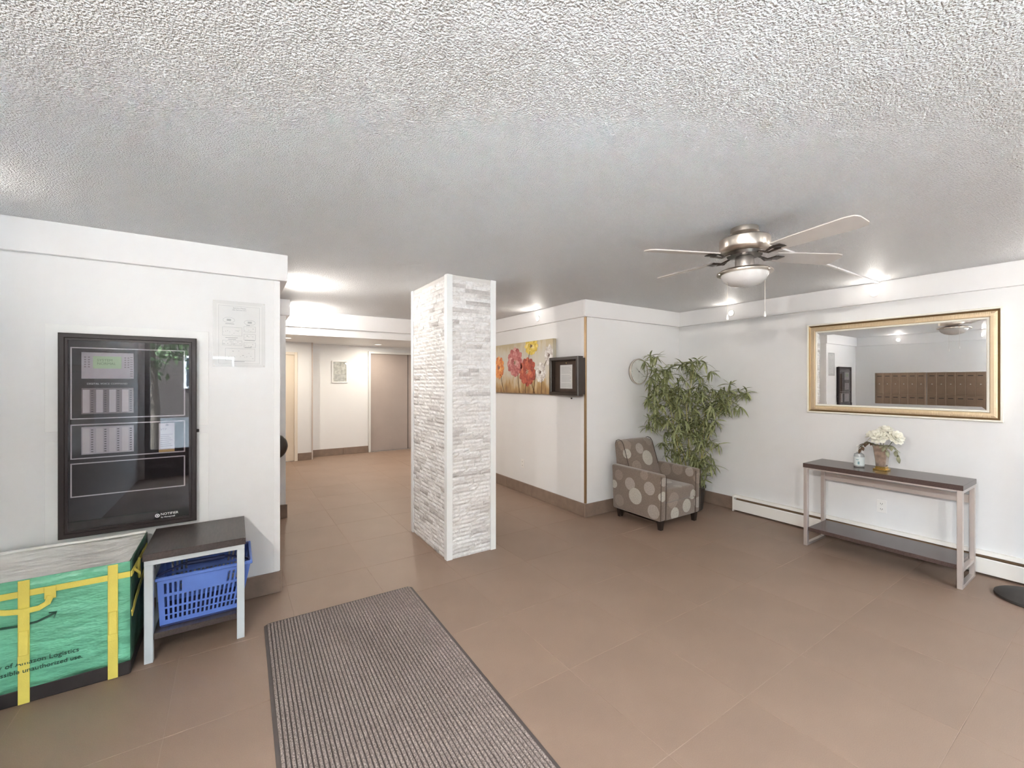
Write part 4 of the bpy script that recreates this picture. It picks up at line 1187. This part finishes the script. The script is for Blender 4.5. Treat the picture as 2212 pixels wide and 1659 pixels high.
CL = [(4.1, 3.22, 1.75), (4.16, 3.16, 1.65), (4.21, 3.11, 1.61), (4.11, 3.21, 1.56), (4.37, 2.95, 1.68), (4.43, 2.89, 1.74), (4.4, 2.92, 1.6), (4.47, 2.85, 1.54), (4.09, 3.23, 1.45), (4.12, 3.2, 1.35), (4.18, 3.14, 1.42), (4.07, 3.25, 1.27), (4.2, 3.12, 1.29), (4.25, 3.07, 1.38), (4.3, 3.02, 1.33), (4.25, 3.07, 1.19), (4.32, 3.0, 1.17), (4.38, 2.94, 1.33), (4.43, 2.89, 1.41), (4.48, 2.84, 1.33), (4.57, 2.75, 1.36), (4.62, 2.7, 1.33), (4.69, 2.63, 1.4), (4.75, 2.57, 1.37), (4.67, 2.65, 1.25), (4.62, 2.7, 1.17), (4.56, 2.76, 1.22), (4.5, 2.82, 1.2), (4.09, 3.23, 1.08), (4.12, 3.2, 1.03), (4.06, 3.26, 0.96), (4.2, 3.12, 1.08), (4.27, 3.05, 1.06), (4.34, 2.98, 1.06), (4.43, 2.89, 1.09), (4.5, 2.82, 1.04), (4.55, 2.77, 0.99), (4.43, 2.89, 0.95), (4.38, 2.94, 0.93), (4.48, 2.84, 0.88), (4.43, 2.89, 0.82), (4.5, 2.82, 0.8), (4.2, 3.12, 0.89), (4.25, 3.07, 0.95), (4.3, 3.02, 0.87), (4.27, 3.12, 0.75), (4.3, 3.02, 0.71), (4.29, 3.14, 0.66), (4.30, 3.08, 0.61), (4.38, 2.94, 0.69), (4.43, 2.89, 0.66), (4.48, 2.84, 0.61), (4.52, 2.8, 0.55), (4.48, 2.84, 0.47), (4.47, 2.85, 0.44), (4.41, 2.91, 0.61), (4.16, 3.16, 1.49), (4.3, 3.02, 1.45), (4.14, 3.18, 1.19), (4.38, 2.94, 1.22), (4.61, 2.71, 1.25), (4.39, 2.93, 1.02), (4.52, 2.8, 1.12)]
# canes from the pot
canes = [[(4.44, 3.06, .25), (4.34, 3.08, .7), (4.24, 3.10, 1.1), (4.16, 3.15, 1.62)], [(4.48, 3.00, .25), (4.40, 2.99, .8), (4.34, 2.98, 1.2), (4.40, 2.92, 1.66)],
         [(4.52, 3.05, .25), (4.36, 3.05, .75), (4.22, 3.12, 1.05), (4.10, 3.22, 1.30)], [(4.54, 2.98, .25), (4.52, 2.88, .7), (4.58, 2.77, 1.1), (4.70, 2.62, 1.36)],
         [(4.50, 3.08, .25), (4.33, 3.12, .7), (4.27, 3.10, 1.0), (4.30, 3.03, 1.45)], [(4.56, 3.02, .25), (4.50, 2.90, .6), (4.48, 2.86, .9), (4.48, 2.84, 1.15)]]
for c in canes:
    pts = []
    for i in range(len(c) - 1):
        for k in range(4):
            t = k / 4; pts.append(Vector(c[i]).lerp(Vector(c[i + 1]), t))
    pts.append(Vector(c[-1]))
    bm = bmesh.new(); tube(bm, pts, [0.009 - 0.006 * i / (len(pts) - 1) for i in range(len(pts))], 7); obj('cane', bm, CANE, bp_, 60)
def leaf_mesh(name, L, W, droop, fold):
    bm = bmesh.new(); n = 6; A = []
    for i in range(n + 1):
        t = i / n; wv = W * (sin(pi * min(1, t * .92 + .06)) ** .8) * (1 - t * .25)
        if i == n: wv = 0.0005
        x = L * t * (1 - .12 * droop * t); z = -droop * L * t * t * .5
        A.append([bm.verts.new((x, -wv, z + fold * wv)), bm.verts.new((x, 0, z)), bm.verts.new((x, wv, z + fold * wv))])
    for a, b in zip(A[:-1], A[1:]):
        bm.faces.new((a[0], a[1], b[1], b[0])); bm.faces.new((a[1], a[2], b[2], b[1]))
    me = bpy.data.meshes.new(name); bm.to_mesh(me); bm.free(); me.materials.append(LEAF); me.shade_smooth()
    return me
LM = [leaf_mesh('leaf', .130, .0115, .5, .3), leaf_mesh('leaf', .115, .0125, .9, .25), leaf_mesh('leaf', .145, .0110, .7, .3), leaf_mesh('leaf', .10, .0105, .2, .3)]
lr = random.Random(5)
leaves = []; twigs = bmesh.new()
camv = Vector((0, 0, 1.5)); axis_c = Vector((4.42, 2.98, 0))
for (x, y, z) in CL:
    nfan = 5 if z > .5 else 4
    for q in range(nfan):
        c = Vector((x + lr.gauss(0, .036), y + lr.gauss(0, .040), z + lr.gauss(0, .036)))
        if q in (2, 4): c += Vector((0.07, 0.09, 0))
        c.x = min(c.x, 4.80); c.y = min(c.y, 3.34)
        if c.z < .90: c.x = max(c.x, 4.29)
        base = lr.uniform(0, 2 * pi)
        k = lr.randint(6, 9)
        for i in range(k):
            az = base + 2 * pi * i / k + lr.uniform(-.35, .35)
            el = lr.choice((-1.1, -.8, -.6, -.3, .0, .35, .7)) + lr.uniform(-.2, .2)
            s = lr.uniform(.75, 1.15)
            R = Euler((lr.uniform(-.6, .6), -el, az), 'XYZ').to_matrix().to_4x4()
            tip = c + (R @ Vector((.13 * s, 0, 0)))
            if tip.x > 4.87 or tip.y > 3.43: continue
            if tip.z < .90 and tip.x < 4.24: continue
            leaves.append((Matrix.Translation(c) @ R @ Matrix.Scale(s, 4), lr.randrange(4), c))
        tw = (axis_c - c); tw.z = -.12; tw.normalize()
        if q < 2: tube(twigs, [c, c + tw * .07 + Vector((0, 0, -.02)), c + tw * .15 + Vector((0, 0, -.07))], .0018, 4)
tq = obj('twigs', twigs, CANE, bp_); tq['kind'] = 'stuff'
# nearest leaves as single parts, the rest joined
leaves.sort(key=lambda t: (t[2] - camv).length)
for M4, k, c in leaves[:298]:
    o = bpy.data.objects.new('leaf', LM[k]); COL.objects.link(o); o.parent = bp_
    o.matrix_basis = Matrix.Translation(-Vector((4.50, 3.03, 0))) @ M4
bm = bmesh.new()
for M4, k, c in leaves[298:]:
    me = LM[k].copy(); me.transform(M4); bm.from_mesh(me); bpy.data.meshes.remove(me)
q = obj('foliage', bm, LEAF, bp_, 180); q['kind'] = 'stuff'

# ------------------------------------------------------------------ gilt mirror
mi = thing('wall_mirror', 'wide mirror in a ribbed gold and cream frame above the console table', 'mirror', (XR, 1.31, 1.185))
MU0, MU1, MV0, MV1 = 0.653, 1.972, 1.187, 2.072
CREAMB = mat('ivory_bead', (0.88, 0.85, 0.76), .35)
GOLDM = mat('champagne_gold', (0.70, 0.56, 0.38), .38, .55)
DGOLD = mat('antique_gold', (0.36, 0.25, 0.13), .35, .85)
def moulding(name, m, prof):
    bm = bmesh.new(); sweep_frame(bm, 'x', MU0, MU1, MV0, MV1, prof, XR, -1); return obj(name, bm, m, mi)
moulding('outer_bead', CREAMB, [(0, 0.002), (0, .034), (.004, .040), (.012, .040), (.016, .034), (.016, .002)])
moulding('cove', DGOLD, [(.016, .002), (.016, .034), (.026, .024), (.030, .022), (.030, .002)])
moulding('ribbed_band', GOLDM, [(.030, .002), (.030, .024), (.048, .030), (.066, .028), (.072, .020), (.072, .002)])
moulding('inner_bead', CREAMB, [(.072, .002), (.072, .022), (.078, .026), (.086, .024), (.090, .014), (.090, .002)])
bm = bmesh.new()
def rib(u0, v0, u1, v1):
    vs = [(XR - .0295 - .0035 * h, u, v) for u, v, h in ((u0, v0, 0), (u1, v0, 1), (u1, v1, 1), (u0, v1, 0))]
for i in range(150):
    u = MU0 + .034 + i * (MU1 - MU0 - .068) / 149
    for v0, v1 in ((MV0 + .034, MV0 + .066), (MV1 - .066, MV1 - .034)):
        if MU0 + .066 < u < MU1 - .066: bx(bm, XR - .0335, XR - .024, u - .0024, u + .0024, v0, v1)
for i in range(100):
    v = MV0 + .034 + i * (MV1 - MV0 - .068) / 99
    for u0, u1 in ((MU0 + .034, MU0 + .066), (MU1 - .066, MU1 - .034)):
        if MV0 + .05 < v < MV1 - .05: bx(bm, XR - .0335, XR - .024, u0, u1, v - .0024, v + .0024)
q = obj('ribs', bm, GOLDM, mi); q['kind'] = 'stuff'
g0, g1, h0, h1 = MU0 + .088, MU1 - .088, MV0 + .088, MV1 - .088
bm = bmesh.new(); tl = 0.004   # the glass leans a hair forward and turns a hair
def gx(u, v): return XR - .012 - (v - h0) * 0.0015 - (u - g0) * 0.0065
bw = .026
outer = [(g0, h0), (g1, h0), (g1, h1), (g0, h1)]; inner = [(g0 + bw, h0 + bw), (g1 - bw, h0 + bw), (g1 - bw, h1 - bw), (g0 + bw, h1 - bw)]
Vo = [bm.verts.new((gx(u, v) + .0006, u, v)) for u, v in outer]; Vi = [bm.verts.new((gx(u, v), u, v)) for u, v in inner]
Vk = [bm.verts.new((XR - .003, u, v)) for u, v in outer]
bm.faces.new(Vi)
for k in range(4):
    bm.faces.new((Vo[k], Vo[(k + 1) % 4], Vi[(k + 1) % 4], Vi[k])); bm.faces.new((Vk[k], Vk[(k + 1) % 4], Vo[(k + 1) % 4], Vo[k]))
bm.faces.new(Vk); bmesh.ops.recalc_face_normals(bm, faces=bm.faces)
obj('mirror_glass', bm, MIRROR, mi)

# ------------------------------------------------------------------ console table
co = thing('console_table', 'long console table, dark wood top and shelf on steel legs', 'table', (4.58, 1.29, 0))
cx0, cx1, cy0, cy1 = 4.378, 4.782, 0.776, 1.803
one('tabletop', ESPRESSO, co, (cx0, cx1, cy0, cy1, 0.712, 0.750), bev=.0015)
for y0 in (cy0 + .004, cy1 - .034):
    for x0 in (cx0 + .003, cx1 - .041):
        one('leg', CONSOLEMETAL, co, (x0, x0 + .038, y0, y0 + .030, 0.0, .712), bev=.0015)
    one('floor_bar', CONSOLEMETAL, co, (cx0 + .041, cx1 - .041, y0, y0 + .030, 0.0, .022), bev=.0015)
    one('side_rail', CONSOLEMETAL, co, (cx0 + .041, cx1 - .041, y0, y0 + .030, .688, .712), bev=.0015)
one('rear_apron', CONSOLEMETAL, co, (cx1 - .030, cx1 - .006, cy0 + .034, cy1 - .034, .560, .625), bev=.0015)
one('front_rail', CONSOLEMETAL, co, (cx0 + .006, cx0 + .028, cy0 + .034, cy1 - .034, .700, .712))
one('shelf', ESPRESSO, co, (cx0 + .02, cx1 - .012, cy0 + .034, cy1 - .034, .135, .166), bev=.0015)
one('shelf_bracket', CONSOLEMETAL, co, (cx0 + .041, cx1 - .041, cy0 + .006, cy0 + .032, .118, .135)); one('shelf_bracket', CONSOLEMETAL, co, (cx0 + .041, cx1 - .041, cy1 - .032, cy1 - .006, .118, .135))

# ------------------------------------------------------------------ sanitizer bottle
sb = thing('pump_bottle', 'clear hand sanitizer pump bottle with pale label', 'bottle', (4.605, 1.455, .750))
PETC = mat('clear_gel_plastic', (0.80, 0.84, 0.84), .12); PETC.node_tree.nodes['Principled BSDF'].inputs['Transmission Weight'].default_value = .55
def lth(name, prof, m, par, cx, cy, seg=28, sm=40):
    bm = bmesh.new(); lathe(bm, prof, cx, cy, seg); return obj(name, bm, m, par, sm)
lth('body', [(0.0, .750), (.033, .750), (.038, .755), (.038, .842), (.034, .862), (.016, .874), (.015, .884), (0.0, .884)], PETC, sb, 4.605, 1.455)
lab = lth('label_band', [(.0384, .765), (.0386, .766), (.0386, .838), (.0384, .839)], mat('bottle_label', (0.72, 0.78, 0.78), .5), sb, 4.605, 1.455)
bm = bmesh.new(); bx(bm, 4.5655, 4.5675, 1.440, 1.452, .775, .800); bx(bm, 4.5658, 4.5675, 1.445, 1.465, .812, .818); q = obj('label_print', bm, mat('label_teal', (0.20, 0.33, 0.36), .6), lab); q['kind'] = 'stuff'
lth('collar', [(.017, .882), (.017, .898), (.008, .902), (0, .902)], WHITEPL, sb, 4.605, 1.455)
bm = bmesh.new(); tube(bm, [(4.605, 1.455, .90), (4.605, 1.455, .930)], .005, 10); obj('pump_stem', bm, WHITEPL, sb, 40)
bm = bmesh.new(); bx(bm, 4.565, 4.618, 1.447, 1.463, .928, .940, .003); obj('pump_head', bm, WHITEPL, sb)

# ------------------------------------------------------------------ vase with white flowers
vs_ = thing('flower_vase', 'square smoky glass vase on a gold foot', 'vase', (4.575, 1.290, .750))
GOLD = mat('polished_gold', (0.83, 0.58, 0.18), .18, 1.0)
one('foot', GOLD, vs_, (4.530, 4.620, 1.243, 1.337, .750, .766), bev=.002)
one('foot_step', GOLD, vs_, (4.540, 4.610, 1.255, 1.325, .766, .784), bev=.002)
SMOKE = mat('smoky_mercury_glass', (0.40, 0.31, 0.25), .15, .35, var=(22, .35), coat=.6)
bm = bmesh.new()
prof = [(.031, .784), (.033, .79), (.040, .87), (.047, .94), (.052, .958), (.048, .957), (.043, .94), (.028, .80)]
R4 = []
for r, z in prof:
    r8 = []
    for k in range(8):
        a = k * pi / 4
        sx = 1 if cos(a) > .3 else (-1 if cos(a) < -.3 else 0); sy = 1 if sin(a) > .3 else (-1 if sin(a) < -.3 else 0)
    for (sx, sy) in ((1, .82), (.82, 1), (-.82, 1), (-1, .82), (-1, -.82), (-.82, -1), (.82, -1), (1, -.82)):
        r8.append(bm.verts.new((4.575 + sx * r, 1.290 + sy * r, z)))
    R4.append(r8)
for a, b in zip(R4[:-1], R4[1:]):
    for k in range(8): bm.faces.new((a[k], a[(k + 1) % 8], b[(k + 1) % 8], b[k]))
bm.faces.new(R4[0]); bm.faces.new(R4[-1]); bmesh.ops.recalc_face_normals(bm, faces=bm.faces)
obj('glass_body', bm, SMOKE, vs_, 30)
PETAL = mat('ivory_petal', (0.84, 0.83, 0.74), .6, sheen=.2)
STEMG = mat('flower_stem', (0.12, 0.16, 0.06), .6)
def petal(bm, c, out, up, L, Wd, curl):
    out = out.normalized(); side = out.cross(up).normalized(); n = 4; A = []
    for i in range(n + 1):
        t = i / n; wv = Wd * sin(pi * (.12 + .80 * t)) ; pos = c + out * L * t * (1 - curl * t * .4) + up * (curl * L * t * t)
        A.append([bm.verts.new(pos - side * wv + up * .25 * wv), bm.verts.new(pos), bm.verts.new(pos + side * wv + up * .25 * wv)])
    for a, b in zip(A[:-1], A[1:]):
        bm.faces.new((a[0], a[1], b[1], b[0])); bm.faces.new((a[1], a[2], b[2], b[1]))
fr_ = random.Random(3)
def bloom(c, axis, R, label):
    c = Vector(c); axis = Vector(axis).normalized()
    root = thing('white_flower', label, 'flower', c, 'white flowers in the vase')
    a1 = axis.orthogonal().normalized(); a2 = axis.cross(a1)
    for lay, (cnt, tilt, L) in enumerate(((9, -.25, 1.0), (8, .25, .9), (7, .75, .75), (5, 1.2, .55), (4, 1.45, .4))):
        for k in range(cnt):
            a = 2 * pi * (k + lay * .4) / cnt + fr_.uniform(-.15, .15)
            rad = a1 * cos(a) + a2 * sin(a)
            out = rad * cos(tilt) + axis * sin(tilt); up = axis * cos(tilt) - rad * sin(tilt)
            bm = bmesh.new(); petal(bm, c + axis * (.004 * lay), out, up, R * L, R * .36, .25)
            o = obj('petal', bm, PETAL, root, 60); o.modifiers.new('t', 'SOLIDIFY').thickness = .0008
    base = Vector((4.575 + (c.x - 4.575) * .1, 1.290 + (c.y - 1.290) * .12, .88))
    bm = bmesh.new(); tube(bm, [c, c.lerp(base, .4) - axis * .01, Vector((4.575 + (c.x - 4.575) * .25, 1.290 + (c.y - 1.29) * .25, .955)), base], .0022, 6); obj('stem', bm, STEMG, root, 60)
bloom((4.545, 1.295, 1.035), (-.7, .05, .55), .078, 'white flower at the front centre of the bouquet')
bloom((4.575, 1.265, 1.075), (-.25, -.15, 1), .070, 'white flower at the very top of the bouquet')
bloom((4.570, 1.200, 1.035), (-.4, -.7, .5), .070, 'white flower at the right of the bouquet')
bloom((4.595, 1.355, 1.030), (-.2, .7, .6), .064, 'yellowish white flower at the left of the bouquet')
LEAFB = mat('brown_green_leaf', (0.12, 0.075, 0.045), .6, var=(20, .4)); LEAFG = mat('sage_leaf', (0.30, 0.30, 0.20), .6, var=(20, .25))
def sprig(pts, m, label, n=5, L=.04):
    root = thing('leaf_sprig', label, 'leaves', pts[0], 'leaf sprigs in the vase')
    bm = bmesh.new(); tube(bm, [(4.575 + (pts[0][0] - 4.575) * .3, 1.29 + (pts[0][1] - 1.29) * .3, .90)] + list(pts), .0018, 5); obj('stem', bm, STEMG, root, 60)
    P = [Vector(p) for p in pts]
    for i in range(n):
        t = i / max(1, n - 1) * (len(P) - 1); k = min(int(t), len(P) - 2); c = P[k].lerp(P[k + 1], t - k)
        d = (P[k + 1] - P[k]).normalized(); s = Vector((0, 0, 1)).cross(d).normalized() * (1 if i % 2 else -1)
        out = (d * .7 + s * .8 + Vector((-.2, 0, fr_.uniform(-.5, .1)))) if i < n - 1 else d
        bm = bmesh.new(); petal(bm, c, out, Vector((-.3, 0, 1)).normalized(), L, L * .32, -.15); o = obj('leaf', bm, m, root, 60); o.modifiers.new('t', 'SOLIDIFY').thickness = .0007
sprig([(4.56, 1.335, .965), (4.545, 1.375, .985), (4.515, 1.400, .955), (4.50, 1.408, .925)], LEAFB, 'brown leafy sprig drooping to the left of the vase', 7)
sprig([(4.55, 1.32, .965), (4.53, 1.36, .975), (4.525, 1.39, .965)], LEAFB, 'short brown sprig under the front flower', 6)
sprig([(4.56, 1.255, .970), (4.54, 1.215, .965), (4.53, 1.185, .930), (4.53, 1.175, .885)], LEAFG, 'sage green sprig drooping to the right of the vase', 7, .045)
sprig([(4.545, 1.275, .965), (4.515, 1.255, .955), (4.505, 1.24, .92)], LEAFG, 'sage green sprig over the front rim of the vase', 5, .042)

# ------------------------------------------------------------------ baseboard heater
hw = mat('heater_white', (0.80, 0.77, 0.72), .4)
hs = thing('baseboard_heater', 'long white baseboard heater under the mirror wall', 'heater', (XR - .04, 0.5, 0))
HY0, HY1 = -1.60, 2.722
bm = bmesh.new(); prism(bm, [(XR - .070, .018), (XR - .066, .016), (XR - .060, .130), (XR - .064, .136), (XR - .072, .128)], 'y', HY0, HY1); obj('front_cover', bm, hw, hs)
bm = bmesh.new(); prism(bm, [(XR - .001, .182), (XR - .036, .182), (XR - .058, .158), (XR - .055, .155), (XR - .034, .176), (XR - .001, .176)], 'y', HY0, HY1); obj('top_hood', bm, hw, hs)
one('back_plate', mat('heater_inside', (0.25, 0.16, 0.09), .6), hs, (XR - .006, XR - .001, HY0, HY1, .010, .176))
one('damper', mat('heater_damper_brown', (0.20, 0.12, 0.06), .5), hs, (XR - .055, XR - .010, HY0 + .01, HY1 - .01, .120, .128))
bm = bmesh.new(); tube(bm, [(XR - .034, HY0 + .02, .07), (XR - .034, HY1 - .02, .07)], .012, 10); obj('pipe', bm, mat('copper', (0.6, 0.3, 0.18), .4, 1), hs, 40)
for y in (HY0, HY1 - .012):
    one('end_cap', hw, hs, (XR - .074, XR - .0005, y, y + .014, 0.0, .184), bev=.002)

# ------------------------------------------------------------------ ceiling fan
FX, FY = 2.51, 1.34
fan = thing('ceiling_fan', 'satin nickel ceiling fan with pale blades and frosted bowl light', 'ceiling fan', (FX, FY, ZC))
lth('canopy', [(0.0, 2.400), (.073, 2.400), (.075, 2.392), (.075, 2.372), (.066, 2.362), (.052, 2.352), (.050, 2.340), (0, 2.340)], NICKEL, fan, FX, FY, 40)
mh = lth('motor_housing', [(0.0, 2.346), (.100, 2.344), (.128, 2.338), (.135, 2.330), (.135, 2.280), (.128, 2.266), (.105, 2.255), (0, 2.252)], NICKEL, fan, FX, FY, 48)
lth('motor_plate', [(0.0, 2.254), (.098, 2.254), (.092, 2.236), (.05, 2.232), (0, 2.232)], DARKNICKEL, fan, FX, FY, 40)
lth('switch_housing', [(0.0, 2.234), (.046, 2.232), (.050, 2.225), (.050, 2.172), (.060, 2.166), (0, 2.164)], STEEL, fan, FX, FY, 40)
lth('light_plate', [(0.0, 2.168), (.070, 2.166), (.130, 2.152), (.148, 2.140), (.148, 2.132), (.134, 2.128), (0.0, 2.128)], NICKEL, fan, FX, FY, 48)
lth('glass_bowl', [(.126, 2.130), (.124, 2.118), (.110, 2.092), (.080, 2.070), (.040, 2.059), (0.0, 2.056)], mat('frosted_bowl', (0.56, 0.55, 0.54), .25), fan, FX, FY, 48)
for k in range(3):
    a = k * 2 * pi / 3 + .4
    bm = bmesh.new(); bmesh.ops.create_uvsphere(bm, u_segments=12, v_segments=8, radius=.009, matrix=Matrix.Translation((FX + .146 * cos(a), FY + .146 * sin(a), 2.131))); obj('thumb_screw', bm, NICKEL, fan, 60)
BLADE = mat('pale_blade', (0.60, 0.56, 0.53), .45, var=(6, .05))
for ang in (86, 156, 260, -25):
    R = Matrix.Translation((FX, FY, 2.238)) @ Matrix.Rotation(radians(ang), 4, 'Z')
    bm = bmesh.new()
    tube(bm, [(.085, 0, .004), (.11, 0, -.004), (.14, .012, -.016), (.165, .02, -.010), (.20, .03, -.004)], .006, 6)
    tube(bm, [(.085, 0, .004), (.11, 0, -.004), (.14, -.012, -.016), (.165, -.02, -.010), (.20, -.03, -.004)], .006, 6)
    bx(bm, .175, .235, -.034, .034, -.006, -.001, .001)
    bm.transform(R); ir = obj('blade_iron', bm, DARKNICKEL, fan, 50)
    bm = bmesh.new()
    poly = [(.185, -.045), (.30, -.056), (.56, -.066), (.598, -.058), (.612, -.035), (.612, .035), (.598, .058), (.56, .066), (.30, .056), (.185, .045)]
    prism(bm, poly, 'z', -.003, .003)
    bm.transform(R @ Matrix.Translation((0, 0, .003)) @ Matrix.Rotation(radians(-12), 4, 'X')); obj('blade', bm, BLADE, fan)
for dx, dy, zl in ((-.085, .055, 1.862), (.10, -.066, 1.88)):
    x, y = FX + dx, FY + dy
    bm = bmesh.new(); tube(bm, [(x, y, 2.135), (x, y, zl + .03)], .0012, 5); cc = obj('pull_chain', bm, mat('chain', (0.62, 0.58, 0.52), .35, .7), fan)
    lth('chain_fob', [(0, zl + .034), (.003, zl + .03), (.007, zl + .006), (.006, zl), (0, zl)], WHITEPL, cc, x, y, 12)
rw = thing('cable_raceway', 'slim white cable raceway across the ceiling to the fan', 'raceway', (3.75, 1.40, ZC))
one('channel', TRIMW, rw, (FX + .06, 3.98, 1.390, 1.412, ZC - .012, ZC), bev=.001); one('channel', TRIMW, rw, (3.985, XR - .036, 1.390, 1.412, ZC - .012, ZC), bev=.001)
one('coupling', TRIMW, rw, (3.965, 4.0, 1.387, 1.415, ZC - .014, ZC), bev=.001)

# ------------------------------------------------------------------ weighted stand at the right edge
ws = thing('sign_stand', 'round black weighted stand base on the floor at the right edge', 'stand', (4.56, 0.46, 0))
lth('base', [(0.0, 0.0), (.185, 0.0), (.195, .006), (.195, .020), (.180, .030), (.05, .042), (0, .043)], BLACKRUB, ws, 4.56, 0.46, 48)
lth('pole', [(.0, .04), (.020, .04), (.020, 1.0), (0, 1.0)], BLACK, ws, 4.56, 0.46, 20)
lth('post_cap', [(0, 1.03), (.02, 1.022), (.028, 1.0), (.0, 1.0)], BLACK, ws, 4.56, 0.46, 20)

# ------------------------------------------------------------------ mailboxes (seen in the mirror)
MBM = mat('mailbox_bronze', (0.30, 0.215, 0.155), .28, .8, var=(6, .1), bump=(4, .12, .01))
MBF = mat('mailbox_frame', (0.36, 0.27, 0.2), .35, .85)
def mailbox_unit(y1, label):
    root = thing('mailbox_unit', label, 'mailboxes', (XL + .0006, y1 - .385, .80), 'mailbox units on the left wall')
    y0 = y1 - .765
    one('back_box', MBF, root, (XL + .0006, XL + .012, y0, y1, .800, 1.652))
    for r in range(2):
        for c in range(6):
            a = y1 - .010 - c * .1245; zb = .812 + r * .420
            d = one('door', MBM, root, (XL + .012, XL + .020, a - .1205, a, zb, zb + .412), bev=.002)
            one('mail_slot', BLACK, d, (XL + .020, XL + .0215, a - .095, a - .025, zb + .35, zb + .362))
            bm = bmesh.new(); lathe(bm, [(0, .006), (.008, .005), (.009, 0)], seg=12); bm.transform(Matrix.Translation((XL + .020, a - .06, zb + .20)) @ Matrix.Rotation(pi / 2, 4, 'Y')); obj('lock', bm, STEEL, d, 40)
mailbox_unit(3.12, 'bronze mailbox unit nearest the alarm panel, seen in the mirror')
mailbox_unit(2.345, 'middle bronze mailbox unit, at the right of the mirror view')
mailbox_unit(1.57, 'bronze mailbox unit nearest the entrance')
bm = bmesh.new(); ring_frame(bm, 'x', 0, .78, 3.145, .775, 1.677, .022, XL, XL + .016, .001)
struct('trim_14', bm, TRIMW)

# ------------------------------------------------------------------ street side, seen only as reflections
tr = thing('street_tree', 'leafy tree outside the glazed entrance', 'tree', (-1.35, -4.3, -.04))
bm = bmesh.new(); tube(bm, [(-1.35, -4.3, -.04), (-1.33, -4.3, 1.0), (-1.40, -4.28, 2.2), (-1.3, -4.3, 3.4)], [.09, .075, .06, .03], 10); obj('trunk', bm, mat('bark', (0.10, 0.075, 0.055), .9), tr, 60)
bm = bmesh.new(); tr_r = random.Random(8)
for i in range(900):
    v = Vector((tr_r.gauss(0, 1), tr_r.gauss(0, 1), tr_r.gauss(0, 1))).normalized() * tr_r.uniform(.4, 1.0)
    c = Vector((-1.3 + v.x * 1.1, -4.3 + v.y * 1.0, 2.6 + v.z * 1.1))
    R = Euler((tr_r.uniform(0, 6), tr_r.uniform(0, 6), tr_r.uniform(0, 6))).to_matrix()
    vs = [bm.verts.new(c + R @ Vector(p)) for p in ((0, -.035, 0), (.10, 0, .01), (0, .035, 0), (-.08, 0, .01))]
    bm.faces.new(vs)
q = obj('foliage', bm, mat('street_leaf', (0.07, 0.12, 0.035), .6), tr); q['kind'] = 'stuff'
hb = thing('sky_block_house', 'long brown house across the street, sized to block low sky', 'house', (-2, -17, 0))  # made long, tall and dark to hold back low daylight
one('wall', mat('brick_render', (0.075, 0.055, 0.045), .9), hb, (-26, 24, -20, -16, -.05, 6.0))
one('roof', mat('dark_roof', (0.08, 0.075, 0.075), .8), hb, (-26.5, 24.5, -20.5, -15.6, 6.0, 6.5))
for i in range(6):
    for z in (1.2, 4.0):
        f = one('window', TRIMW, hb, (-12 + i * 3.4, -10.2 + i * 3.4, -16.0, -15.95, z, z + 1.4)); one('pane', mat('dark_pane', (0.03, 0.04, 0.05), .1), f, (-11.9 + i * 3.4, -10.3 + i * 3.4, -15.95, -15.93, z + .1, z + 1.3))
